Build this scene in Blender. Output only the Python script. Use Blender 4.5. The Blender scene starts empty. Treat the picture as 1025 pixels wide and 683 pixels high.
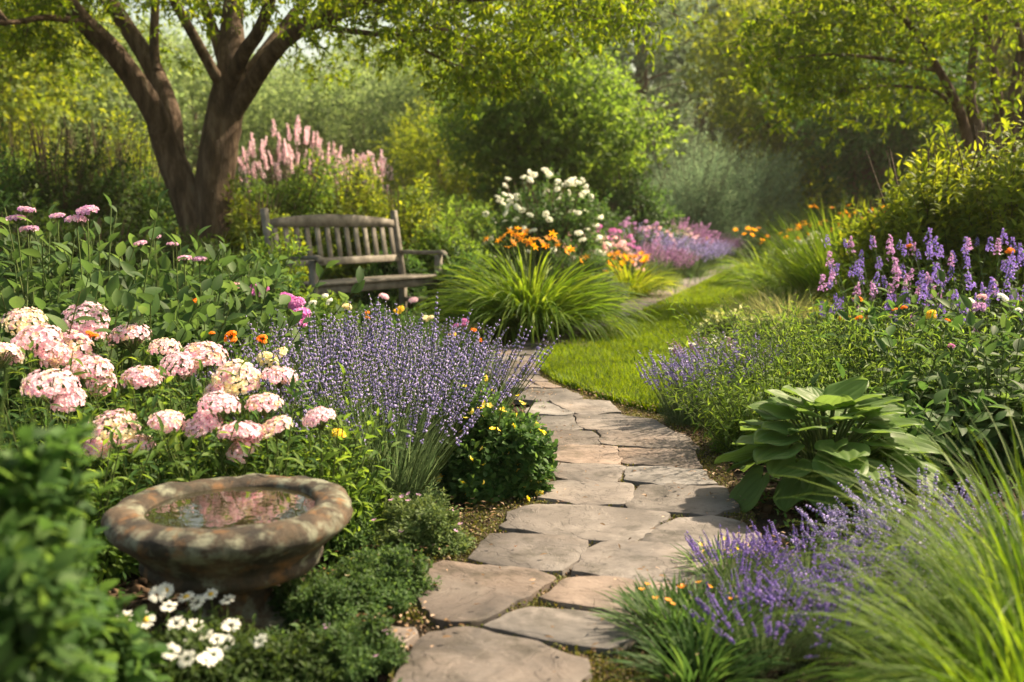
import bpy, math, random
import numpy as np
from mathutils import Vector, Matrix, Euler

# ------------------------------------------------------------ camera, sky, sun, exposure
S = bpy.context.scene
COL = S.collection
FPX = 996.0; CAMZ = 1.0; PITCH = math.atan(119 / FPX)
cam = bpy.data.cameras.new('camera'); cam.lens = 35.0; cam.sensor_width = 36.0
cam.clip_start = 0.05; cam.clip_end = 2000
cam.dof.use_dof = True; cam.dof.focus_distance = 4.0; cam.dof.aperture_fstop = 2.4
camo = bpy.data.objects.new('camera', cam); COL.objects.link(camo)
camo.location = (0, 0, CAMZ); camo.rotation_euler = (math.pi / 2 - PITCH, 0, 0)
S.camera = camo

SUN_EL, SUN_AZ = math.radians(46), math.radians(60)      # azimuth from +Y, positive = right
SD = Vector((math.sin(SUN_AZ) * math.cos(SUN_EL), math.cos(SUN_AZ) * math.cos(SUN_EL), math.sin(SUN_EL)))
w = bpy.data.worlds.new('World'); S.world = w; w.use_nodes = True
nt = w.node_tree; nt.nodes.clear()
sky = nt.nodes.new('ShaderNodeTexSky'); sky.sky_type = 'NISHITA'; sky.sun_disc = False
sky.sun_elevation = SUN_EL; sky.sun_rotation = SUN_AZ; sky.air_density = 1.2; sky.dust_density = 3.0
bg = nt.nodes.new('ShaderNodeBackground'); bg.inputs['Strength'].default_value = 0.115
wo = nt.nodes.new('ShaderNodeOutputWorld')
tint = nt.nodes.new('ShaderNodeMix'); tint.data_type = 'RGBA'; tint.blend_type = 'MULTIPLY'; tint.inputs[0].default_value = 1.0
tint.inputs[7].default_value = (1.0, .87, .64, 1)          # warm, dusty air
nt.links.new(sky.outputs[0], tint.inputs[6]); nt.links.new(tint.outputs[2], bg.inputs[0]); nt.links.new(bg.outputs[0], wo.inputs[0])
sl = bpy.data.lights.new('sun', 'SUN'); sl.energy = 5.0; sl.angle = math.radians(1.2); sl.color = (1.0, 0.82, 0.58)
so = bpy.data.objects.new('sun', sl); COL.objects.link(so); so.rotation_euler = SD.to_track_quat('Z', 'Y').to_euler()
so.location = SD * 60
S.view_settings.view_transform = 'Standard'; S.view_settings.look = 'None'
S.view_settings.exposure = 1.36; S.view_settings.gamma = 1.0
S.render.engine = 'CYCLES'
S.cycles.max_bounces = 8; S.cycles.diffuse_bounces = 4; S.cycles.transmission_bounces = 5; S.cycles.glossy_bounces = 3
S.cycles.transparent_max_bounces = 6; S.cycles.use_denoising = True; S.cycles.caustics_reflective = False; S.cycles.caustics_refractive = False

R = np.random.default_rng(11); random.seed(5)
PI = math.pi

def gp(px, py, z=0.0):
    """point of height z that the photograph shows at this pixel"""
    u = (px - 512) / FPX; v = (341 - py) / FPX
    c, s = math.cos(PITCH), math.sin(PITCH)
    dx, dy, dz = u, c + v * s, -s + v * c
    t = (z - CAMZ) / dz
    return (dx * t, dy * t)
def at(px, D):
    return ((px - 512) / FPX * (D * 0.993 + .05), D)
def zat(py, D):
    """height shown at pixel row py at distance D"""
    return CAMZ + (222 - py) / FPX * D

# ------------------------------------------------------------ mesh helpers
def norm(a):
    return a / np.maximum(np.linalg.norm(a, axis=-1, keepdims=True), 1e-9)
def rnd(a, b, n=None):
    return R.uniform(a, b, n)

class MB:
    def __init__(s):
        s.v = []; s.nv = 0; s.loops = []; s.tot = []; s.mi = []
    def raw(s, verts, loops, tot, mi=0):
        verts = np.asarray(verts, float).reshape(-1, 3)
        s.v.append(verts); s.loops.append(np.asarray(loops, np.int64) + s.nv); s.tot.append(np.asarray(tot, np.int64))
        s.mi.append(np.full(len(tot), mi, np.int64)); s.nv += len(verts)
    def faces(s, verts, faces, mi=0):
        s.raw(verts, [i for f in faces for i in f], [len(f) for f in faces], mi)
    def place(s, tpl, pos, d, n, L, W, mi=0):
        tv, tf = tpl
        N = len(pos)
        if N == 0: return
        d = norm(d); x = norm(np.cross(d, n)); n = np.cross(x, d)
        L = np.broadcast_to(np.asarray(L, float), (N,)); W = np.broadcast_to(np.asarray(W, float), (N,))
        V = (pos[:, None] + x[:, None] * (tv[None, :, 0:1] * W[:, None, None]) + d[:, None] * (tv[None, :, 1:2] * L[:, None, None])
             + n[:, None] * (tv[None, :, 2:3] * L[:, None, None]))
        lp = np.array([i for f in tf for i in f]); tt = np.array([len(f) for f in tf])
        off = (np.arange(N) * len(tv))[:, None]
        s.raw(V.reshape(-1, 3), (lp[None] + off).ravel(), np.tile(tt, N), mi)
    def tubes(s, P, rad, k=3, mi=0):
        """P (N,S,3), rad (N,S)"""
        P = np.asarray(P, float); N, Sg = P.shape[:2]
        rad = np.broadcast_to(np.asarray(rad, float), (N, Sg))
        T = np.empty_like(P); T[:, 1:-1] = P[:, 2:] - P[:, :-2]; T[:, 0] = P[:, 1] - P[:, 0]; T[:, -1] = P[:, -1] - P[:, -2]
        T = norm(T); ref = np.zeros_like(T); ref[..., 1] = 1; ref[..., 0] = .3
        A = norm(np.cross(T, ref)); B = np.cross(T, A)
        a = np.arange(k) / k * 2 * PI
        V = P[:, :, None] + (A[:, :, None] * np.cos(a)[None, None, :, None] + B[:, :, None] * np.sin(a)[None, None, :, None]) * rad[:, :, None, None]
        f = []
        for i in range(Sg - 1):
            for j in range(k):
                j2 = (j + 1) % k
                f += [i * k + j, i * k + j2, (i + 1) * k + j2, (i + 1) * k + j]
        f = np.array(f); off = (np.arange(N) * Sg * k)[:, None]
        s.raw(V.reshape(-1, 3), (f[None] + off).ravel(), np.full(N * (Sg - 1) * k, 4), mi)
    def blades(s, base, az, th0, th1, L, W, segs=5, pw=1.3, mi=0, fold=0.0):
        """curved tapering strips: base (N,3), azimuth, angle from upright at the root and tip, length, width"""
        N = len(base); th0, th1, L, W = [np.broadcast_to(np.asarray(q, float), (N,)) for q in (th0, th1, L, W)]
        h = np.stack([np.cos(az), np.sin(az), np.zeros(N)], 1); side = np.stack([-np.sin(az), np.cos(az), np.zeros(N)], 1)
        up = np.array([0, 0, 1.])
        pts = [base]
        for i in range(segs):
            t = (i + .5) / segs
            th = th0 + (th1 - th0) * t ** pw
            pts.append(pts[-1] + (h * np.sin(th)[:, None] + up * np.cos(th)[:, None]) * (L / segs)[:, None])
        V = []
        tw = rnd(-.8, .8, N)
        for i, p in enumerate(pts):
            t = i / segs
            wd = W * .5 * (0.65 + .7 * t) if t < .4 else W * .5 * (0.93 * (1 - ((t - .4) / .6) ** 2) + .04)
            a = tw * t
            thh = th0 + (th1 - th0) * t ** pw
            nn = h * np.cos(thh)[:, None] - up * np.sin(thh)[:, None]
            sd = side * np.cos(a)[:, None] + nn * np.sin(a)[:, None]
            V += [p - sd * wd[:, None], p + sd * wd[:, None]]
        V = np.stack(V, 1)
        f = []
        for i in range(segs): f += [2 * i, 2 * i + 1, 2 * i + 3, 2 * i + 2]
        f = np.array(f); off = (np.arange(N) * (segs + 1) * 2)[:, None]
        s.raw(V.reshape(-1, 3), (f[None] + off).ravel(), np.full(N * segs, 4), mi)
        return pts
    def box(s, c, size, M=None, mi=0, bev=0.004):
        hx, hy, hz = [q / 2 for q in size]; b = min(bev, hx * .4, hy * .4, hz * .4)
        V = []
        for z, i in ((-hz, b), (-hz + b, 0), (hz - b, 0), (hz, b)):
            for (sx, sy) in ((-1, -1), (1, -1), (1, 1), (-1, 1)):
                x, y = sx * (hx - i), sy * (hy - i)
                if sx * sy > 0: V += [(x, y - sy * b, z), (x - sx * b, y, z)]
                else: V += [(x - sx * b, y, z), (x, y - sy * b, z)]
        F = [tuple(range(7, -1, -1)), tuple(range(24, 32))]
        for r in range(3):
            for j in range(8):
                F.append((r * 8 + j, r * 8 + (j + 1) % 8, r * 8 + 8 + (j + 1) % 8, r * 8 + 8 + j))
        V = np.array(V)
        if M is not None: V = V @ np.array(M.to_3x3()).T
        s.faces(V + np.array(c), F, mi)
    def build(s, name, mats, parent=None, smooth=False):
        me = bpy.data.meshes.new(name)
        V = np.concatenate(s.v).astype(np.float32); Lp = np.concatenate(s.loops).astype(np.int32); T = np.concatenate(s.tot).astype(np.int32)
        me.vertices.add(len(V)); me.vertices.foreach_set('co', V.ravel())
        me.loops.add(len(Lp)); me.loops.foreach_set('vertex_index', Lp)
        me.polygons.add(len(T)); st = np.zeros(len(T), np.int32); st[1:] = np.cumsum(T)[:-1]
        me.polygons.foreach_set('loop_start', st); me.polygons.foreach_set('loop_total', T)
        if not isinstance(mats, (list, tuple)): mats = [mats]
        for m in mats: me.materials.append(m)
        s_sharp = smooth == 'sharp'
        me.polygons.foreach_set('material_index', np.concatenate(s.mi).astype(np.int32))
        if smooth: me.polygons.foreach_set('use_smooth', np.ones(len(T), bool))
        me.update(calc_edges=True)
        if name in ('foliage', 'crown', 'blade_tuft'): me.polygons.foreach_set('use_smooth', np.ones(len(T), bool))
        if s_sharp: me.set_sharp_from_angle(angle=math.radians(32))
        o = bpy.data.objects.new(name, me); COL.objects.link(o)
        if parent: o.parent = parent
        return o

def thing(name, label, cat, loc=(0, 0, 0), rz=0, group=None, sc=1.0):
    o = bpy.data.objects.new(name, None); COL.objects.link(o); o.empty_display_size = .1
    o.location = (loc[0], loc[1], loc[2] if len(loc) > 2 else 0); o.rotation_euler = (0, 0, rz); o.scale = (sc, sc, sc) if not hasattr(sc, '__len__') else sc
    o['label'] = label; o['category'] = cat
    if group: o['group'] = group
    return o
def tag(o, label, cat, group=None):
    o['label'] = label; o['category'] = cat
    if group: o['group'] = group
    return o
def kind(o, k, label=None):
    o['kind'] = k
    if label: o['label'] = label
    return o
_used = set()
def put(proto, loc, rz, label, group=None, sc=1.0, cat=None):
    """first call moves the thing itself, later calls copy it with its parts and sub-parts"""
    if proto.name not in _used:
        _used.add(proto.name); r = proto
    else:
        r = proto.copy(); COL.objects.link(r)
        for ch in list(proto.children):
            c = ch.copy(); COL.objects.link(c); c.parent = r
            for g in ch.children:
                d = g.copy(); COL.objects.link(d); d.parent = c
    r.location = (loc[0], loc[1], loc[2] if len(loc) > 2 else 0); r.rotation_euler = (0, 0, rz)
    r.scale = (sc, sc, sc) if not hasattr(sc, '__len__') else sc
    r['label'] = label
    if group: r['group'] = group
    if cat: r['category'] = cat
    return r
def inst(o, parent, loc, rot, sc):
    """another copy of a part, under the same thing"""
    c = o.copy(); COL.objects.link(c); c.parent = parent
    c.location = loc; c.rotation_euler = rot; c.scale = (sc, sc, sc) if not hasattr(sc, '__len__') else sc
    return c

# leaf templates: (across, along, out of the face)
DIA = (np.array([(0, 0, 0), (-.5, .45, .08), (.5, .45, .08), (0, 1, -.06)], float), [(0, 3, 1), (0, 2, 3)])
OVAL = (np.array([(0, 0, 0), (-.42, .25, .07), (0, .28, 0), (.42, .25, .07), (-.44, .58, .04), (0, .6, -.01), (.44, .58, .04), (0, 1, -.12)], float),
        [(0, 2, 1), (0, 3, 2), (1, 2, 5, 4), (2, 3, 6, 5), (4, 5, 7), (5, 6, 7)])
LANCE = (np.array([(0, 0, 0), (-.5, .3, .04), (0, .3, -.02), (.5, .3, .04), (-.36, .65, -.03), (0, .66, -.09), (.36, .65, -.03), (0, 1, -.25)], float),
         [(0, 2, 1), (0, 3, 2), (1, 2, 5, 4), (2, 3, 6, 5), (4, 5, 7), (5, 6, 7)])
PETAL = (np.array([(0, 0, 0), (-.4, .5, .05), (.4, .5, .05), (-.36, .85, 0), (.36, .85, 0), (0, 1, -.03)], float), [(0, 2, 1), (1, 2, 4, 3), (3, 4, 5)])
OCT = (np.array([(0, 0, 0), (.5, .5, 0), (0, .5, .5), (-.5, .5, 0), (0, .5, -.5), (0, 1, 0)], float),
       [(0, 1, 2), (0, 2, 3), (0, 3, 4), (0, 4, 1), (5, 2, 1), (5, 3, 2), (5, 4, 3), (5, 1, 4)])

def broad_template():
    V, F = [], []
    rows = [(0, .02), (.12, .26), (.28, .43), (.45, .48), (.62, .42), (.78, .28), (.9, .13)]
    for t, wd in rows: V += [(-wd, t, .10 * wd * 2 - .16 * t * t), (0, t, -.16 * t * t), (wd, t, .10 * wd * 2 - .16 * t * t)]
    for i in range(len(rows) - 1):
        a = i * 3; F += [(a, a + 1, a + 4, a + 3), (a + 1, a + 2, a + 5, a + 4)]
    V.append((0, 1, -.17)); a = len(rows) * 3 - 3; F += [(a, a + 1, a + 3), (a + 1, a + 2, a + 3)]
    return np.array(V, float), F
BROAD = broad_template()
def ortho(D):
    ref = np.where(np.abs(D[:, 2:3]) > .9, np.array([[1., 0, 0]]), np.array([[0, 0, 1.]]))
    A = norm(np.cross(D, ref)); return A, np.cross(D, A)
def sprigs(mb, P, D, L, k, ll, lw, tpl=OVAL, spread=1.0, fwd=.5, jit=.35, droop=.15, taper=.35, upn=.5, mi=0):
    """leafy shoots: N shoots of k leaves each, leaves set round the shoot"""
    N = len(P); D = norm(D); L = np.broadcast_to(np.asarray(L, float), (N,))
    A, B = ortho(D); ph0 = rnd(0, 2 * PI, N)
    for i in range(k):
        t = .12 + .88 * i / max(k - 1, 1)
        ph = ph0 + i * 2.399
        side = A * np.cos(ph)[:, None] + B * np.sin(ph)[:, None]
        ld = norm(side * spread * (1.15 - .6 * t) + D * (fwd + .5 * t) + R.normal(0, jit, (N, 3)) + np.array([0, 0, -droop]))
        n = norm(D + np.array([0, 0, upn]) + R.normal(0, .3, (N, 3)))
        sz = (1 - taper * t) * rnd(.7, 1.25, N)
        mb.place(tpl, P + D * (L * t)[:, None], ld, n, ll * sz, lw * sz, mi)
def dome(rx, ry, h, n, lump=.28, nl=14, inner=.55, zlo=.03, shape=.75, spread=.35):
    """points and outward directions through a lumpy dome standing on the ground"""
    az = rnd(0, 2 * PI, n); q = rnd(zlo, 1, n)
    cz = q; cr = np.sqrt(1 - q * q) ** shape
    d = np.stack([np.cos(az) * cr, np.sin(az) * cr, cz], 1)
    lc = norm(np.stack([R.normal(0, 1, nl), R.normal(0, 1, nl), np.abs(R.normal(.2, .7, nl))], 1)); la = rnd(.4, 1, nl)
    dd = norm(d) @ lc.T
    g = (np.exp((dd - 1) / (spread * .15)) * la).max(1)
    r = (1 - lump) + lump * g * 1.15
    r = r * (inner + (1 - inner) * np.sqrt(rnd(0, 1, n)))
    P = d * r[:, None] * np.array([rx, ry, h])
    return P, norm(d * np.array([1 / rx, 1 / ry, 1 / h]) * min(rx, h) )

# ------------------------------------------------------------ materials
def nodes(name):
    m = bpy.data.materials.new(name); m.use_nodes = True; t = m.node_tree; t.nodes.clear()
    o = t.nodes.new('ShaderNodeOutputMaterial'); return m, t, o
def ramp(t, fac, cols):
    r = t.nodes.new('ShaderNodeValToRGB'); e = r.color_ramp.elements
    for i, (p, c) in enumerate(cols):
        if i < 2: e[i].position = p; el = e[i]
        else: el = e.new(p)
        el.color = (*c, 1)
    t.links.new(fac, r.inputs[0]); return r.outputs[0]
def leafmat(name, c1, c2, c3=None, tr=.4, rough=.58, warm=1.0, spec=.2):
    m, t, o = nodes(name)
    geo = t.nodes.new('ShaderNodeNewGeometry')
    c3 = c3 or c2
    tc = t.nodes.new('ShaderNodeTexCoord')
    col = ramp(t, geo.outputs['Random Per Island'], [(0, c1), (1, c3), (.55, c2)])
    nz = t.nodes.new('ShaderNodeTexNoise'); nz.inputs['Scale'].default_value = 3.0; t.links.new(tc.outputs['Object'], nz.inputs[0])
    hs = t.nodes.new('ShaderNodeHueSaturation'); t.links.new(col, hs.inputs['Color'])
    mr = t.nodes.new('ShaderNodeMapRange'); mr.inputs[1].default_value = .3; mr.inputs[2].default_value = .7; mr.inputs[3].default_value = .75; mr.inputs[4].default_value = 1.25
    t.links.new(nz.outputs[0], mr.inputs[0]); t.links.new(mr.outputs[0], hs.inputs['Value'])
    p = t.nodes.new('ShaderNodeBsdfPrincipled'); p.inputs['Roughness'].default_value = rough; p.inputs['Specular IOR Level'].default_value = spec
    t.links.new(hs.outputs[0], p.inputs['Base Color'])
    h2 = t.nodes.new('ShaderNodeHueSaturation'); h2.inputs['Hue'].default_value = .5 - .022 * warm; h2.inputs['Saturation'].default_value = 1.08; h2.inputs['Value'].default_value = 2.3
    t.links.new(hs.outputs[0], h2.inputs['Color'])
    tl = t.nodes.new('ShaderNodeBsdfTranslucent'); t.links.new(h2.outputs[0], tl.inputs[0])
    mx = t.nodes.new('ShaderNodeMixShader'); mx.inputs[0].default_value = tr
    t.links.new(p.outputs[0], mx.inputs[1]); t.links.new(tl.outputs[0], mx.inputs[2]); t.links.new(mx.outputs[0], o.inputs[0])
    return m
def mottled(name, cols, scale=4, rough=.8, bump=.3, bscale=20, detail=8, spec=.3, stretch=None, island=False, dist=.01):
    m, t, o = nodes(name)
    tc = t.nodes.new('ShaderNodeTexCoord'); mp = t.nodes.new('ShaderNodeMapping'); t.links.new(tc.outputs['Object'], mp.inputs[0])
    if stretch: mp.inputs['Scale'].default_value = stretch
    oi = t.nodes.new('ShaderNodeObjectInfo'); ml = t.nodes.new('ShaderNodeMath'); ml.operation = 'MULTIPLY'; ml.inputs[1].default_value = 37.0
    t.links.new(oi.outputs['Random'], ml.inputs[0]); t.links.new(ml.outputs[0], mp.inputs['Location'])
    nz = t.nodes.new('ShaderNodeTexNoise'); nz.inputs['Scale'].default_value = scale; nz.inputs['Detail'].default_value = detail; nz.inputs['Roughness'].default_value = .62
    t.links.new(mp.outputs[0], nz.inputs[0])
    col = ramp(t, nz.outputs[0], cols)
    hs = t.nodes.new('ShaderNodeHueSaturation'); t.links.new(col, hs.inputs['Color'])
    mr = t.nodes.new('ShaderNodeMapRange'); mr.inputs[3].default_value = .8; mr.inputs[4].default_value = 1.2
    t.links.new(oi.outputs['Random'], mr.inputs[0]); t.links.new(mr.outputs[0], hs.inputs['Value'])
    p = t.nodes.new('ShaderNodeBsdfPrincipled'); p.inputs['Roughness'].default_value = rough; p.inputs['Specular IOR Level'].default_value = spec
    t.links.new(hs.outputs[0], p.inputs['Base Color'])
    n2 = t.nodes.new('ShaderNodeTexNoise'); n2.inputs['Scale'].default_value = bscale; n2.inputs['Detail'].default_value = 8; n2.inputs['Roughness'].default_value = .65
    t.links.new(mp.outputs[0], n2.inputs[0])
    b = t.nodes.new('ShaderNodeBump'); b.inputs['Strength'].default_value = bump; b.inputs['Distance'].default_value = dist
    t.links.new(n2.outputs[0], b.inputs['Height']); t.links.new(b.outputs[0], p.inputs['Normal'])
    t.links.new(p.outputs[0], o.inputs[0])
    return m

L_ = {}
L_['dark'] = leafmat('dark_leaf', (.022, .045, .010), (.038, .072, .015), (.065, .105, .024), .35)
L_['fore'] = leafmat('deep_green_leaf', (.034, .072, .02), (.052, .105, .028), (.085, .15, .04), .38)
L_['mid'] = leafmat('green_leaf', (.03, .075, .018), (.05, .115, .028), (.085, .16, .035), .4)
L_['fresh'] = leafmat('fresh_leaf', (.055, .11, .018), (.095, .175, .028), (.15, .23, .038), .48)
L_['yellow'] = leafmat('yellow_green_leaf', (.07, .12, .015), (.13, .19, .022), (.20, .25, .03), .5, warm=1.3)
L_['canopy'] = leafmat('canopy_leaf', (.055, .105, .012), (.10, .165, .016), (.17, .225, .022), .55, warm=1.0)
L_['blue'] = leafmat('blue_green_leaf', (.09, .15, .08), (.14, .21, .115), (.2, .27, .145), .45, warm=.3)
L_['silver'] = leafmat('silvery_leaf', (.12, .17, .12), (.2, .26, .18), (.3, .35, .26), .25, warm=0)
L_['lavleaf'] = leafmat('lavender_leaf', (.075, .13, .055), (.12, .18, .08), (.18, .24, .11), .3, warm=.3)
L_['grass'] = leafmat('grass_blade', (.06, .12, .015), (.11, .19, .022), (.18, .25, .035), .45, warm=.8)
L_['lime'] = leafmat('lime_blade', (.10, .16, .015), (.16, .23, .022), (.26, .30, .04), .5, warm=.9)
L_['lawn'] = leafmat('lawn_blade', (.07, .13, .010), (.12, .20, .013), (.18, .25, .02), .4, warm=.9)
L_['fgrass'] = leafmat('fine_grass_blade', (.045, .10, .012), (.08, .15, .016), (.17, .25, .028), .45, warm=.6)
L_['pale'] = leafmat('pale_blade', (.16, .2, .06), (.26, .28, .1), (.38, .36, .16), .4, warm=.5)
L_['hosta'] = leafmat('hosta_leaf', (.07, .135, .03), (.10, .18, .042), (.14, .22, .055), .38, rough=.5, spec=.25)
L_['creep'] = leafmat('creeping_leaf', (.05, .085, .025), (.08, .13, .036), (.13, .18, .05), .3)
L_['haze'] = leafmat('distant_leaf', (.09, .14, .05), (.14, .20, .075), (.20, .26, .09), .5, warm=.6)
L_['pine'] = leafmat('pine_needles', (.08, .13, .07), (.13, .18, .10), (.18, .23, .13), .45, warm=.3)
def pet(name, a, b, c=None, tr=.35): return leafmat(name, a, b, c, tr, .6, warm=0, spec=.2)
F_ = {}
F_['pink'] = pet('blush_petal', (.68, .42, .51), (.78, .60, .65), (.84, .75, .75), .3)
F_['pinkedge'] = pet('rose_petal', (.62, .34, .45), (.72, .48, .56), (.80, .67, .69), .3)
F_['lav'] = pet('lavender_floret', (.31, .26, .50), (.43, .37, .62), (.57, .52, .72), .25)
F_['purple'] = pet('purple_petal', (.19, .13, .42), (.30, .21, .54), (.45, .34, .64), .3)
F_['magenta'] = pet('magenta_petal', (.5, .14, .42), (.66, .28, .56), (.72, .42, .62), .3)
F_['orange'] = pet('orange_petal', (.70, .24, .03), (.80, .34, .05), (.82, .45, .09), .35)
F_['yellow'] = pet('yellow_petal', (.7, .45, .03), (.8, .62, .08), (.8, .72, .25), .3)
F_['cream'] = pet('cream_petal', (.7, .6, .35), (.78, .72, .5), (.8, .76, .6), .3)
F_['white'] = pet('white_petal', (.68, .68, .62), (.78, .78, .72), (.82, .82, .78), .3)
F_['rose'] = pet('rose_pink_petal', (.62, .38, .44), (.72, .52, .54), (.80, .66, .62), .35)
F_['plume'] = pet('plume_petal', (.70, .52, .58), (.78, .66, .70), (.84, .78, .78), .35)
F_['tan'] = pet('faded_petal', (.35, .22, .14), (.5, .36, .24), (.62, .5, .36), .2)
F_['mauve'] = pet('mauve_petal', (.38, .2, .4), (.5, .3, .5), (.6, .42, .58), .3)
M_stem = leafmat('green_stem', (.05, .09, .02), (.08, .12, .03), (.1, .13, .04), .1)
M_twig = mottled('woody_stem', [(.3, (.05, .035, .022)), (.7, (.12, .085, .055))], 20, .85, .5, 60)
M_bark = mottled('tree_bark', [(.28, (.035, .022, .015)), (.5, (.12, .078, .05)), (.62, (.20, .14, .095)), (.78, (.15, .15, .11))], 5, .9, .9, 14, stretch=(2.2, 2.2, .45), dist=.06)
M_wood = mottled('weathered_teak', [(.3, (.09, .078, .065)), (.5, (.19, .168, .142)), (.72, (.29, .262, .228))], 10, .75, .5, 30, stretch=(1, 1, 1), dist=.004)
M_daisy = pet('daisy_eye', (.5, .3, .03), (.6, .4, .05), None, 0)

# ------------------------------------------------------------ ground, lawn, path
def inside(pts, poly):
    x, y = pts[:, 0], pts[:, 1]; poly = np.asarray(poly); c = np.zeros(len(pts), bool)
    for i in range(len(poly)):
        x1, y1 = poly[i][:2]; x2, y2 = poly[i - 1][:2]
        k = (y1 > y) != (y2 > y)
        with np.errstate(divide='ignore', invalid='ignore'):
            c ^= k & (x < (x2 - x1) * (y - y1) / (y2 - y1 + 1e-12) + x1)
    return c
def smooth_poly(pts, it=2, closed=True):
    p = np.array(pts, float)
    for _ in range(it):
        q = np.roll(p, -1, 0); p = np.stack([p * .75 + q * .25, p * .25 + q * .75], 1).reshape(-1, 2)
    return p
def sheet(name, poly, z0, z1, mat):
    mb = MB(); n = len(poly)
    V = [(x, y, z0) for x, y in poly] + [(x, y, z1) for x, y in poly]
    F = [tuple(range(n, 2 * n))] + [(i, (i + 1) % n, n + (i + 1) % n, n + i) for i in range(n)]
    mb.faces(V, F); return mb.build(name, mat)

M_soil = mottled('dark_soil', [(.3, (.018, .012, .008)), (.6, (.05, .034, .02)), (.8, (.09, .065, .04))], 9, .95, .8, 60, dist=.02)
M_joint = mottled('sandy_moss_joint', [(.3, (.045, .032, .02)), (.47, (.11, .08, .045)), (.6, (.10, .095, .025)), (.75, (.18, .13, .08))], 7, .95, .9, 90, dist=.015)
M_turf = mottled('turf', [(.3, (.04, .07, .012)), (.6, (.07, .11, .015)), (.8, (.09, .13, .02))], 9, .95, .6, 90)
mb = MB(); mb.faces([(-300, -30, -.012), (300, -30, -.012), (300, 500, -.012), (-300, 500, -.012)], [(0, 1, 2, 3)])
kind(mb.build('ground', M_soil), 'structure')

lawn_px = [(640, 410), (612, 401), (585, 392), (562, 384), (546, 374), (541, 366), (546, 357), (560, 350), (582, 343), (600, 335), (625, 323), (650, 311.5), (680, 297), (705, 284.5),
           (728, 273), (748, 264), (758, 261.5), (742, 258), (735, 256.5), (840, 256.5), (850, 262), (840, 300), (830, 330), (790, 370), (720, 405), (670, 415)]
lawn = smooth_poly([gp(*p) for p in lawn_px], 1)
kind(sheet('lawn', lawn, -.012, .035, M_turf), 'structure')
# grass blades on the lawn, denser near
lo, hi = lawn.min(0), lawn.max(0)
pts = []
for _ in range(60):
    n = 40000; yy = rnd(0, 1, n); yy = 5.0 * (hi[1] / 5.0) ** (yy ** 1.15)
    p = np.stack([rnd(lo[0], hi[0], n), yy], 1); p = p[inside(p, lawn)]; pts.append(p)
    if sum(map(len, pts)) > 120000: break
p = np.concatenate(pts)[:120000]; n = len(p)
mb = MB(); sc_ = np.clip(p[:, 1] / 7, .8, 2.6)
mb.blades(np.c_[p, np.full(n, .03)], rnd(0, 2 * PI, n), rnd(0, .4, n), rnd(.5, 1.4, n), rnd(.035, .06, n) * sc_ ** .4, .004 * sc_ ** 1.2, segs=2)
# ragged longer tufts along the lawn's edge
e = lawn; seg = np.roll(e, -1, 0) - e; m = 26
ed = np.concatenate([e + seg * k / m for k in range(m)]); ed = ed[ed[:, 1] < 20]
ed = np.repeat(ed, 6, 0) + R.normal(0, .018, (len(ed) * 6, 2)); n = len(ed)
mb.blades(np.c_[ed, np.full(n, .01)], rnd(0, 2 * PI, n), rnd(0, .6, n), rnd(.8, 1.8, n), rnd(.04, .08, n), .005, segs=2)
kind(mb.build('lawn_grass', L_['lawn']), 'stuff')

# path bed
pathL = [(380, 760), (395, 640), (345, 610), (390, 560), (455, 520), (500, 490), (530, 440), (538, 400), (505, 385), (478, 365), (460, 350), (462, 343)]
pathR = [(575, 339.5), (556, 349), (541, 360), (541, 370), (556, 384), (600, 400), (645, 412), (700, 425), (722, 450), (735, 480), (750, 510), (770, 560), (700, 600), (650, 660), (640, 760)]
path_poly = [gp(*q) for q in pathL + pathR]
kind(sheet('path', smooth_poly(path_poly, 1), -.012, .006, M_joint), 'structure')
strip_mid = np.array([gp(*q) for q in [(548, 352), (572, 342.5), (594, 334), (612, 325), (645, 307.5), (672, 293), (700, 281.5), (722, 272.5), (742, 264)]])

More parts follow.
